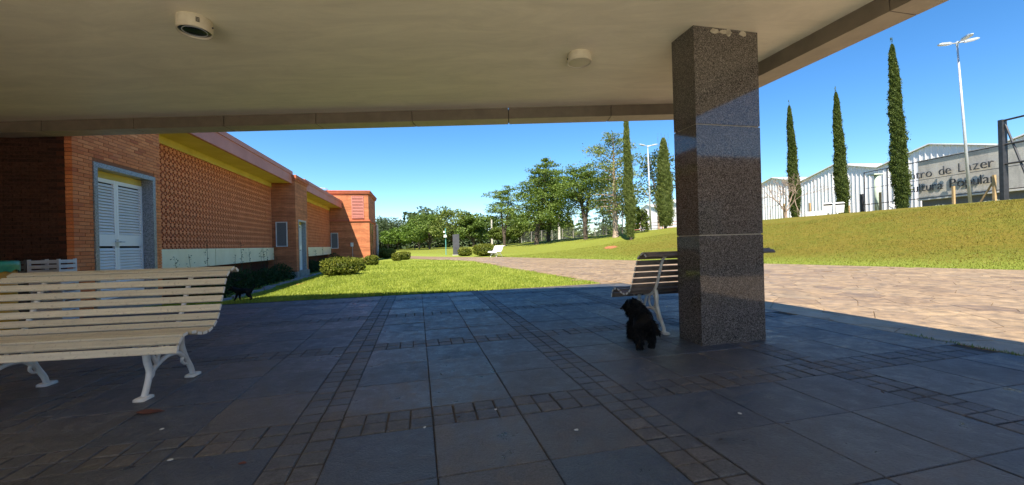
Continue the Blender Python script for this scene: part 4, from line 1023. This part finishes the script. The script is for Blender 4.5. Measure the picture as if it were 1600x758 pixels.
# one mass of far woodland
n = 46000; xx = rng.uniform(-120, 60, n); yy = 104+rng.uniform(0, 22, n); hh = 6.5+2.6*np.sin(xx*.19)+1.8*np.sin(xx*.47+1)+1.2*np.sin(xx*1.1+2)+np.where(xx < -30, 1.5, 0)
hh = np.where(xx > 5, hh*.72, hh)
P = np.stack([xx, yy, .3+rng.random(n)**1.0*hh], 1)
wood = make_leaves('far_wood', leaves(P, 1.1, .1, .65, flat=.8), F['blue'], None, .5+.3*lump(P*np.array([.25,.25,.4]), 1.2)+rng.normal(0, .15, n)); stuff(wood)
tag(wood, 'dark band of far woodland closing the park', 'woodland')

# lawn shrubs
bush('wide flat-topped yellow-green shrub nearest the second pavilion door', -6.62, 15.3, 1.42, 1.15, .68, n=5200, leaf=.07)
bush('small rounded shrub half hidden behind the wide flat-topped one', -6.95, 17.6, .78, .8, .60, n=2200, leaf=.07)
bush('egg-shaped olive shrub at the brick tower corner', -8.15, 23.0, .76, .75, .56, n=2400, leaf=.075)
bush('pale green mounded shrub beyond the tower downpipe', -11.4, 36.0, 1.75, 1.4, .86, F['pale'], 2600, .1)
bush('round olive shrub on the open lawn past the tower', -8.15, 28.2, .76, .75, .60, n=2000, leaf=.085)
bush('dark round shrub just behind the open-lawn shrub', -8.45, 31.0, .95, .9, .62, n=2000, leaf=.085)
bush('low olive shrub beside the charcoal slab', -4.35, 36.4, 1.3, 1.0, .70, n=2200, leaf=.1)
bush('large loose shrub between the charcoal slab and white bench', -2.4, 34.4, 2.1, 1.5, 1.02, n=3600, leaf=.11)
# shaded shrubs along the pavilion foot
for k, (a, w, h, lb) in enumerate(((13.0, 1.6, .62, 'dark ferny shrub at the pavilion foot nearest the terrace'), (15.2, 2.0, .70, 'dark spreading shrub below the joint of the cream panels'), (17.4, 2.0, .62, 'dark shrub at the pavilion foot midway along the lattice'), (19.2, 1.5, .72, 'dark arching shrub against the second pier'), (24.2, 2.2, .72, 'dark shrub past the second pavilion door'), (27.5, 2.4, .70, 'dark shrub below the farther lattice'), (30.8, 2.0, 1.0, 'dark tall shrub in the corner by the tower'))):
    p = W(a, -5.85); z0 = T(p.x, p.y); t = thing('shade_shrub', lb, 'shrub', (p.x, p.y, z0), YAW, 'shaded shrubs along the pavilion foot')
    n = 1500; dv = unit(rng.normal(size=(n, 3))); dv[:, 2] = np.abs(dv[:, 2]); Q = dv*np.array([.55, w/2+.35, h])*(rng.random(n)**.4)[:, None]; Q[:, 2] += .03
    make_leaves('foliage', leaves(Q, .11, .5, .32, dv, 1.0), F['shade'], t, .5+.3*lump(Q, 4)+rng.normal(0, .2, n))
    m = MB()
    for q in range(7):
        yy_ = rng.uniform(-w/2, w/2); m.tube([(0, yy_*.4, 0), (rng.normal(0,.1), yy_*.8, h*.5), (rng.normal(0,.15), yy_, h*rng.uniform(.8, 1.1))], [.012, .009, .005], 5)
    m.build('stems', MT['bark'], t)
# thin leafy stems rising in front of the cream panels
for k, (a, h) in enumerate(((12.4, .95), (13.1, 1.0), (14.0, 1.5), (15.9, .92), (16.5, 1.42), (17.2, 1.15), (18.3, 1.05), (18.6, 1.18), (19.0, 1.08), (19.9, 1.1), (20.1, 1.22), (23.9, 1.05), (25.6, 1.25), (27.4, 1.0), (29.3, 1.2))):
    p = W(a, -6.30); z0 = T(p.x, p.y); t = thing('leafy_stem', 'thin dark leafy stem growing up against the cream panels', 'plant', (p.x, p.y, z0), YAW, 'leafy stems against the cream panels')
    m = MB(); H_ = h+.28; m.tube([(0,0,0), (.02, rng.normal(0,.04), H_*.5), (0, rng.normal(0,.07), H_)], [.010, .007, .003], 5); m.build('stem', MT['bark'], t)
    nn = int(26*H_); zz = rng.uniform(.25, 1, nn)*H_; Q = np.stack([rng.normal(0, .03, nn), rng.normal(0, .07, nn), zz], 1); make_leaves('leaves', leaves(Q, .06, .6, .4), F['shade'], t)
# rough edging stones between shrubs and grass
for k in range(16):
    a = 12.0+k*.68; p = W(a, -5.0+rng.normal(0, .04)); z0 = T(p.x, p.y); m = MB(); q = 9
    poly = [(.34*math.cos(v)*rng.uniform(.7,1.1)*.6, .34*math.sin(v)*rng.uniform(.75,1.1)) for v in np.linspace(0, 2*math.pi, q, endpoint=False)]
    m.add([(x_, y_, -.05) for x_, y_ in poly]+[(x_*.85, y_*.9, .06+rng.uniform(0,.03)) for x_, y_ in poly]+[(0,0,.09)], [(i,(i+1)%q,q+(i+1)%q,q+i) for i in range(q)]+[(q+i,q+(i+1)%q,2*q) for i in range(q)])
    o = m.build('edging_stone', MT['stone'], None, loc=(p.x, p.y, z0)); o.rotation_euler.z = YAW; tag(o, 'rough grey edging stone between dark shrubs and lawn', 'stone', 'edging stones along the shrub bed')

# ------------------------------------------------------------------ grass blades
def blades(name, P, size, mat, var):
    n = len(P); d = rng.normal(size=(n, 3))*.45; d[:, 2] = 1; d = unit(d); s = (size*rng.uniform(.55, 1.4, n))[:, None]
    q = unit(np.cross(d, rng.normal(size=(n, 3)))); w = s*.12
    V = np.stack([P-q*w, P+q*w, P+d*s*.6+q*w*.7, P+d*s], 1); o = make_leaves(name, V, mat, None, var); return stuff(o)
def lawn_points(n, fx, keep):
    x, y = fx(n); k = keep(x, y); x, y = x[k], y[k]; return np.stack([x, y, terr(x, y)-.004], 1)
def keep_left(x, y):
    a = x*G1.x+y*G1.y; b = x*G2.x+y*G2.y; xr = np.where(y > 9.89, np.interp(y, plo_y, plo_x), 2.21-(9.89-y)*3.2)
    edge = 8.975+.02*np.sin(b*9)+.015*np.sin(b*23)
    return (a > edge) & (x < xr-.01+.02*np.sin(y*11)) & (b > -5.2) & (b < 9)
P1 = lawn_points(190000, lambda n: (rng.uniform(-8.5, 3, n), 7.6+rng.random(n)**1.7*9), keep_left)
P2 = lawn_points(60000, lambda n: (rng.uniform(-12, 3, n), 14+rng.random(n)**1.3*14), keep_left)
o = blades('lawn_grass', P1, .055, F['grass'], .48+.25*lump(P1, 2.2)+rng.normal(0, .2, len(P1))); tag(o, 'short bright green lawn grass beside the terrace', 'grass')
o = blades('lawn_grass', P2, .08, F['grass'], .5+.25*lump(P2, 1.5)+rng.normal(0, .2, len(P2))); tag(o, 'short bright green lawn grass farther along the pavilion', 'grass')
def keep_bank(x, y):
    s = .825*x+.565*y-16.65; return (s > -.02+.02*np.sin(y*7)) & (s < 12) & (x < y*1.4+2)
P3 = lawn_points(200000, lambda n: (rng.uniform(-2, 30, n), 9+rng.random(n)**1.3*24), keep_bank)
s3 = .825*P3[:, 0]+.565*P3[:, 1]-16.65; dryness = lump(P3, .45)*.55+rng.normal(0, .35, len(P3))+np.clip((s3-1)/4, 0, 1)*.75-.42-.8*(1-np.clip(((.565*P3[:, 0]-.825*P3[:, 1])+27)/17, 0, 1))
g = P3[dryness < .1]; dr = P3[dryness >= .1]
o = blades('bank_grass', g, .05, F['bankg'], .45+.25*lump(g, 1.3)+rng.normal(0, .2, len(g))); tag(o, 'green grass blades on the sloping bank', 'grass')
o = blades('bank_grass', dr, .055, F['dry'], .5+.25*lump(dr, 1.1)+rng.normal(0, .2, len(dr))); tag(o, 'dry yellowish grass blades on the sloping bank', 'grass')
# bare earth patches and weeds
for x, y, w, d, nm in ((7.5, 30.2, .55, .9, 'patch of bare orange soil below the pale-trunked cedar'), (-7.3, 13.4, .5, .16, 'thin orange soil scar on the lawn by the wide shrub')):
    q = 16; m = MB(); poly = [(w*math.cos(v)*rng.uniform(.7,1.15), d*math.sin(v)*rng.uniform(.7,1.15)) for v in np.linspace(0, 2*math.pi, q, endpoint=False)]
    z0 = T(x, y); vs = [(px, py, T(x+px, y+py)-z0+.012) for px, py in poly]+[(0, 0, .045)]; m.add(vs, [(i,(i+1)%q,q) for i in range(q)])
    o = m.build('soil_patch', MT['soil'], None, loc=(x, y, z0)); tag(o, nm, 'soil')
n = 260; k = rng.random(n); Q = np.array([tuple(W(3.05-1.0*q+rng.normal(0,.03), 4.86+rng.normal(0,.035)*(1-abs(q-.45)), 0)) for q in k]); 
o = blades('joint_weeds', Q, .022, F['mid'], None); tag(o, 'green weeds sprouting in a joint of the shaded paving', 'weeds')
# litter on the terrace
for i, (x, y) in enumerate(((-.6,3.2),(.62,3.3),(1.5,2.2),(2.4,2.6),(3.1,2.7),(-1.6,2.9),(.1,5.2),(2.2,3.2),(3.9,4.3),(1.05,2.05),(-2.0,5.6),(.9,6.6),(4.2,3.1),(2.75,3.35),(-.35,2.4))):
    m = MB(); s_ = rng.uniform(.012, .026); a_ = rng.uniform(0, 6.3); u = Vector((math.cos(a_), math.sin(a_), 0)); v = Vector((-u.y, u.x, 0))
    m.add([-u*s_, v*s_*.4+Vector((0,0,.004)), u*s_+Vector((0,0,.008)), -v*s_*.4+Vector((0,0,.003)), -u*s_+Vector((0,0,.002)), v*s_*.4+Vector((0,0,.006)), u*s_+Vector((0,0,.010)), -v*s_*.4+Vector((0,0,.005))], [(0,1,2,3), (4,7,6,5)])
    o = m.build('dead_leaf', MT['deadleaf'], None, loc=(x, y, .005)); tag(o, 'curled dead leaf lying on the slate paving', 'leaf', 'dead leaves on the terrace')
for i, (x, y) in enumerate(((.33, 2.2), (-.53, 2.28), (-.13, 2.5), (1.32, 2.35), (-2.1, 2.35), (-1.75, 2.0))):
    m = MB(); q = 8; s_ = rng.uniform(.008, .014); m.prism([(s_*math.cos(v)*rng.uniform(.6,1.2), s_*math.sin(v)*rng.uniform(.6,1.2)) for v in np.linspace(0, 2*math.pi, q, endpoint=False)], 0, .003)
    o = m.build('petal', MT['petal'], None, loc=(x, y, .005)); tag(o, 'small white petal lying on the slate paving', 'petal', 'white petals on the terrace')

for x, y, w, d, lb in ((-2.42, 2.62, .09, .035, 'orange paint smear on the slate beside the bench leg'), (-1.35, 1.95, .02, .012, 'tiny orange paint fleck on the slate away from the bench')):
    q = 14; m = MB(); m.prism([(w*math.cos(v)*rng.uniform(.5,1.2), d*math.sin(v)*rng.uniform(.5,1.3)) for v in np.linspace(0, 2*math.pi, q, endpoint=False)], 0, .002)
    o = m.build('paint_smear', MT['smear'], None, loc=(x, y, .005)); tag(o, lb, 'paint')

# ------------------------------------------------------------------ posts and slabs along the path
def put(name, label, cat, x, y, dz=0, rz=0, group=None): return thing(name, label, cat, (x, y, T(x, y)+dz), rz, group)
t = put('stone_slab', 'upright charcoal stone slab standing by the path', 'monument', -5.64, 40, 0, math.radians(10))
m = MB(); m.add([(-.32,-.12,-.1),(.32,-.12,-.1),(.32,.12,-.1),(-.32,.12,-.1),(-.32,-.12,2.08),(.32,-.12,2.13),(.32,.12,2.13),(-.32,.12,2.08)], [(0,3,2,1),(4,5,6,7),(0,1,5,4),(1,2,6,5),(2,3,7,6),(3,0,4,7)]); m.build('slab', MT['monolith'], t)
m = MB(); m.box(-.4, .4, -.2, .2, -.1, .05); m.build('footing', MT['concrete'], t)
t = put('lamp_post', 'teal post with two white boxes beside the charcoal slab', 'lamp post', -7.01, 42)
m = MB(); m.tube([(0,0,-.1), (0,0,2.8)], .045, 10); m.build('post', MT['tealpole'], t)
for x_, z_, s_ in ((-.12, 2.45, .17), (-.02, 2.0, .26)):
    m = MB(); m.cyl((x_, -.08), s_*.7, z_-s_*.5, z_+s_*.5, 14, r2=s_*.55); m.build('lamp_head', MT['slat_white'], t)
for x, y, H, lb in ((-3.75, 75, 5.0, 'plain concrete pole before the far dark trees'), (7.18, 60, 3.9, 'plain concrete pole by the wire fence')):
    t = put('concrete_pole', lb, 'pole', x, y); m = MB(); m.tube([(0,0,-.2), (0,0,H)], [.2, .15], 8); m.build('shaft', MT['concrete'], t); m = MB(); m.box(-.2,.2,-.2,.2,H,H+.08); m.build('cap', MT['concrete'], t)
# lamp posts
def lamp_post(label, x, y, H, tilt, heads, rr=.07):
    t = put('street_lamp', label, 'street lamp', x, y, 0, 0, 'tall galvanised lamp posts on the bank')
    tx = tilt*H
    m = MB(); m.tube([(0,0,-.2), (tx*.5,0,H*.5), (tx,0,H)], [rr*1.2, rr, rr*.6], 12); m.build('post', MT['steel'], t, True)
    m = MB(); m.cyl((0,0), rr*2.1, -.05, .03, 12); m.build('base_plate', MT['steel'], t)
    m = MB(); m.cyl((tx,0), rr*.9, H-.05, H+.22, 10); hub = m.build('hub', MT['steel'], t)
    for dx, dy, up in heads:
        d = Vector((dx, dy, 0)).normalized(); q = Vector((tx, 0, H+.12)); e = q+d*.32+Vector((0,0,up*.32))
        m = MB(); m.tube([q, e], .035, 8); m.build('arm', MT['steel'], t)
        m = MB(); ax = (d+Vector((0,0,up))).normalized(); sd = Vector((-d.y, d.x, 0)); nz_ = ax.cross(sd)*-1; c = e+ax*.36
        vs = [];
        for u, w_, h_ in ((-.36,.06,.05),(-.2,.13,.06),(.2,.14,.05),(.36,.07,.025)):
            for a_, b_ in ((-1,-1),(1,-1),(1,1),(-1,1)): vs.append(c+ax*u+sd*w_*a_+nz_*h_*b_)
        m.add(vs, [(i*4+j, i*4+(j+1)%4, (i+1)*4+(j+1)%4, (i+1)*4+j) for i in range(3) for j in range(4)]+[(3,2,1,0),(12,13,14,15)])
        hd = m.build('lamp_head', MT['steel'], t, False); m = MB(); m.obox(c-nz_*.062+ax*.03, ax*.2, sd*.09, nz_*.004); m.build('lens', MT['diffuser'], hd)
    return t
lamp_post('tall galvanised lamp post with three heads in front of the lettered sign', 27.8, 24.0, 9.85, -.055, ((-1,.1,-.02), (.9,-.25,.12), (-.25,-1,.05)))
lamp_post('tall galvanised lamp post with two heads beside the twin-tipped cypress', 15.43, 44.0, 9.2, -.01, ((-1,-.2,.18), (1,-.3,.12)), .09)
# wire fence
t = put('wire_fence', 'wire mesh fence on concrete posts behind the bank trees', 'fence', 9, 58)
O = t.location
pts = [(1.5+i*1.55, 62-i*.45) for i in range(11)]
for x, y in pts:
    m = MB(); z0 = T(x, y)-O.z; m.box(x-O.x-.045, x-O.x+.045, y-O.y-.045, y-O.y+.045, z0-.2, z0+1.6); m.build('post', MT['stone'], t)
m = MB()
for (x0, y0), (x1, y1) in zip(pts, pts[1:]):
    for k in range(9):
        z = .1+k*.19; m.tube([(x0-O.x, y0-O.y-.07, T(x0,y0)-O.z+z), (x1-O.x, y1-O.y-.07, T(x1,y1)-O.z+z)], .008, 4, caps=False)
    for k in range(8):
        u = k/8; x, y = x0+(x1-x0)*u, y0+(y1-y0)*u; z0 = T(x,y)-O.z; m.tube([(x-O.x, y-O.y-.07, z0+.1), (x-O.x, y-O.y-.07, z0+1.65)], .006, 4, caps=False)
m.build('wire_mesh', MT['wire'], t)
# low rail fence by the sheds
t = put('rail_fence', 'low reddish-brown rail fence behind the twin-tipped cypress', 'fence', 18, 46); O = t.location
pts = [(14.2+i*1.7, 46.5-i*.12) for i in range(9)]
for x, y in pts:
    m = MB(); z0 = T(x,y)-O.z; m.box(x-O.x-.05, x-O.x+.05, y-O.y-.05, y-O.y+.05, z0-.1, z0+1.0); m.build('post', MT['wood'], t)
for k in range(3):
    for (x0, y0), (x1, y1) in zip(pts, pts[1:]):
        m = MB(); m.tube([(x0-O.x, y0-O.y-.06, T(x0,y0)-O.z+.25+k*.33), (x1-O.x, y1-O.y-.06, T(x1,y1)-O.z+.25+k*.33)], .03, 6); m.build('rail', MT['fascia_red'], t)

# ------------------------------------------------------------------ white corrugated sheds
SW = 8.78; PZ, VZ = 8.6, 7.42
labs = ['white corrugated shed whose gable shows past the steel frame', 'white corrugated gabled shed rising behind the lettered sign', 'white corrugated gabled shed behind the litter bins', 'white corrugated gabled shed behind the leafless small tree', 'white corrugated gabled shed next past the leafless tree shed', 'white corrugated shed fifth along the row from the sign', 'white corrugated gabled shed beside the twin-tipped cypress', 'farthest white corrugated shed of the row']
base_shed = None
for k, lb in enumerate(labs):
    yc = 25.7+8.7*k; SX = 36.5-.13*(yc-34.4)
    if base_shed is None:
        t = thing('warehouse', lb, 'warehouse', (SX, yc, 2.0), math.atan(.13), 'row of white corrugated sheds')
        pitch = .42; n = int(SW/pitch); hw = SW/2-.01
        def topz(y): return PZ-(PZ-VZ)*abs(y)/(SW/2)-2.0
        m = MB(); prof = []
        for i in range(n):
            y0 = -hw+i*2*hw/n; d = 2*hw/n
            for fr, dep in ((0,0),(.72,0),(.79,-.055),(.93,-.055)): prof.append((dep, y0+fr*d))
        prof.append((0, hw)); ex = []
        for a_, b_ in zip(prof, prof[1:]):
            ex.append(a_)
            if a_[1] < 0 < b_[1]: ex.append((a_[0]+(b_[0]-a_[0])*(-a_[1]/(b_[1]-a_[1])), 0))
        ex.append(prof[-1]); prof = ex
        vs = [(x_, y_, -.3) for x_, y_ in prof]+[(x_, y_, topz(y_)) for x_, y_ in prof]; q = len(prof)
        m.add(vs, [(i, i+1, q+i+1, q+i) for i in range(q-1)]); m.build('gable_wall', MT['corr'], t)
        for sg in (-1, 1):
            m = MB(); y1 = sg*SW/2; dz = VZ-2.0; pz = PZ-2.0
            m.add([(-.22,0,pz+.03),(30,0,pz+.03),(30,y1,dz+.03),(-.22,y1,dz+.03),(-.22,0,pz+.12),(30,0,pz+.12),(30,y1,dz+.12),(-.22,y1,dz+.12)], [(0,1,2,3),(7,6,5,4),(0,4,5,1),(3,2,6,7),(0,3,7,4),(1,5,6,2)]); m.build('roof_slope', MT['roof_sheet'], t)
        m = MB(); m.box(.1, 30, -hw, -hw+.1, -.3, VZ-2.05); m.box(.1, 30, hw-.1, hw, -.3, VZ-2.05); m.build('side_wall', MT['corr'], t)
        base_shed = t
    else:
        c = copy_tree(base_shed); c.location = (SX, yc, 2.0); c['label'] = lb

# ------------------------------------------------------------------ lettered sign
XS = 29.9
sg = thing('lettered_sign', 'stained grey sign wall with dark raised letters on an open steel frame', 'sign', (XS, 28, 2.4))
OS = (XS, 28, 2.4)
m = MB(OS); m.box(XS+.55, XS+.70, 16, 29.6, 3.48, 6.28); m.build('sign_wall', MT['panel'], sg)
m = MB(OS); m.box(XS+.50, XS+.75, 16, 29.65, 3.38, 3.478); m.build('bottom_ledge', MT['slat_white'], sg)
m = MB(OS); m.box(XS+.75, XS+.85, 16, 29.6, 2.2, 3.38); m.build('lower_wall', MT['vent'], sg)
m = MB(OS); m.box(XS+.50, XS+.75, 16, 29.65, 6.282, 6.34); m.build('coping', MT['concrete'], sg)
for z in (6.2, 4.85, 3.5):
    m = MB(OS); m.tube([(XS+.12, 23.0, z), (XS+.12, 33.7, z)], .035 if z != 4.85 else .02, 6); m.build('frame_rail', MT['black_metal'], sg)
for y in (33.65, 31.6):
    m = MB(OS); m.tube([(XS+.12, y, 2.3), (XS+.12, y, 6.2)], .04, 6); m.build('frame_post', MT['black_metal'], sg)
def letter_line(txt, y_right, z_base, size, anchor_after):
    """letters read from +y to -y on a plane facing -x; the last word ends at y_right"""
    dg = None; adv = 0.0; items = []
    for ch in txt:
        if ch == ' ': adv += size*.42; continue
        cu = bpy.data.curves.new('letter', 'FONT'); cu.body = ch; cu.size = size; cu.extrude = .03; cu.resolution_u = 4; cu.offset = -.010
        ob = bpy.data.objects.new('letter', cu); C.objects.link(ob); bpy.context.view_layer.update()
        me = bpy.data.meshes.new_from_object(ob.evaluated_get(bpy.context.evaluated_depsgraph_get())); bpy.data.objects.remove(ob); bpy.data.curves.remove(cu)
        xs_ = [v.co.x for v in me.vertices]; x0, x1 = min(xs_), max(xs_)
        for v in me.vertices: v.co.x -= x0
        items.append((me, adv, x1-x0)); adv += x1-x0+size*.095
    tot = adv-size*.095
    for me, u, w in items:
        me.materials.clear(); me.materials.append(MT['letter']); me.name = 'letter'
        o = bpy.data.objects.new('letter', me); C.objects.link(o); o.parent = sg
        o.matrix_local = Matrix.Translation((.40, y_right+tot-u-28, z_base-2.4)) @ Matrix(((0,0,-1,0),(-1,0,0,0),(0,1,0,0),(0,0,0,1)))
letter_line('Centro de Lazer', 24.85, 5.02, .90, 0)
letter_line('e Cultura Popular', 24.75, 4.04, .90, 0)
# things round the sign
t = put('concrete_column', 'pale mint concrete column with a wide flat cap behind the sign frame', 'column', 30.6, 33.1); m = MB(); m.tube([(0,0,-.1),(0,0,3.5)], .22, 14); m.build('shaft', MT['mint'], t, True); m = MB(); m.obox((-.05,0,3.55), (.5,0,.02), (0,.3,0), (0,0,.05)); m.build('cap', MT['mint'], t)
for x, y, w, hgt, tl, lb in ((30.3, 31.2, 1.1, .95, .25, 'white board leaning against the sign frame, the lower one'), (30.6, 31.0, .9, 1.9, .12, 'white board leaning against the sign frame, the taller one'), (24.2, 31.6, 1.6, .55, .5, 'white board tilted on the grass behind the litter bins')):
    t = put('white_board', lb, 'board', x, y, 0, math.radians(-70), 'white boards left near the sign'); m = MB(); m.obox((0, tl*hgt*.5, hgt/2), (w/2,0,0), (0,.02,0), (0, tl*hgt/2, hgt/2)); m.build('panel', MT['slat_white'], t)
    m = MB(); m.obox((0, tl*hgt*.5-.03, hgt/2), (.06,0,0), (0,.008,0), (0, tl*hgt*.2, hgt*.2)); m.build('batten', MT['steel'], t)
for x, y, h, brace, lb in ((27.0, 24.2, 1.35, 0, 'plain wooden stake before the sign left of the lamp post'), (25.6, 21.0, 1.5, 1, 'wooden stake with a slanting brace before the sign'), (26.9, 28.9, 1.6, 0, 'wooden stake beside the tall cypress'), (25.0, 33.2, 1.35, 0, 'wooden stake behind the white tilted board'), (21.6, 31.4, 1.2, 0, 'wooden stake behind the leafless small tree'), (28.0, 32.9, 1.0, 0, 'short wooden stake under the sign frame end')):
    t = put('wooden_stake', lb, 'stake', x, y, 0, 0, 'wooden stakes along the top of the bank'); m = MB(); m.box(-.055, .055, -.055, .055, -.1, h); m.build('post', MT['wood'], t)
    m = MB(); m.cyl((0,0), .075, -.02, .05, 8); m.build('collar', MT['stone'], t)
    if brace: m = MB(); m.tube([(.03,.75,0), (0,.05,h*.75)], .045, 6); m.build('brace', MT['wood'], t)
m0 = put('dark_post', 'slim black post between the cypress and the sign frame', 'post', 27.6, 31.2); m = MB(); m.box(-.09,.09,-.09,.09,-.1,1.7); m.build('shaft', MT['black_metal'], m0); m = MB(); m.box(-.1,.1,-.1,.1,1.7,1.74); m.build('cap', MT['black_metal'], m0)
for x, y, lb in ((22.5, 28.2, 'white litter bin with dark open mouth next to the bare tree side'), (23.2, 28.0, 'white litter bin with dark open mouth on the cypress side')):
    t = put('litter_bin', lb, 'litter bin', x, y, 0, math.radians(-38), 'pair of white litter bins on the bank')
    m = MB(); m.tube([(0,0,-.1),(0,0,.25)], .035, 8); m.build('post', MT['steel'], t)
    m = MB(); m.add([(-.2,-.17,.15),(.2,-.17,.15),(.2,.17,.15),(-.2,.17,.15),(-.25,-.21,.68),(.25,-.21,.68),(.25,.21,.68),(-.25,.21,.68)], [(0,3,2,1),(4,5,6,7),(0,1,5,4),(1,2,6,5),(2,3,7,6),(3,0,4,7)]); m.build('body', MT['slat_white'], t)
    m = MB(); m.box(-.24,.24,-.2,.2,.681,.80); m.build('mouth', MT['dark'], t)
    m = MB(); m.add([(-.28,-.24,.80),(.28,-.24,.80),(.28,.24,.80),(-.28,.24,.80),(-.2,-.16,.88),(.2,-.16,.88),(.2,.16,.88),(-.2,.16,.88)], [(0,3,2,1),(4,5,6,7),(0,1,5,4),(1,2,6,5),(2,3,7,6),(3,0,4,7)]); m.build('lid', MT['slat_white'], t)
# steel frame at the right
t = put('steel_frame', 'tall black steel frame with braces on top of the bank', 'frame', 25.0, 20.1); O = t.location
m = MB(); m.box(-.13,.13,-.09,.09,-.2,4.15); m.build('post', MT['black_metal'], t); m = MB(); m.box(.3,.5,-6.1,-5.9,-.2,4.15); m.build('post', MT['black_metal'], t)
for z in (4.1, 2.88, 1.9):
    m = MB(); m.tube([(0,0,z), (.4,-6,z)], .05, 6); m.build('rail', MT['black_metal'], t)
m = MB(); m.tube([(.02,-.1,3.9), (.1,-1.1,.1)], .05, 6); m.build('brace', MT['black_metal'], t)
# grey-green ground cover along the crest
n = 5200; yy = rng.uniform(21.5, 30, n); xx = 26.6+rng.normal(0, .28, n)+(30-yy)*.02+.25*np.sin(yy*1.3); P = np.stack([xx, yy, terr(xx, yy)+rng.random(n)*.22*(.6+.4*np.sin(yy*2.1))], 1)
o = make_leaves('ground_cover', leaves(P, .16, .8, .4), F['succ'], None); stuff(o); tag(o, 'grey-green succulent ground cover in front of the sign', 'ground cover')
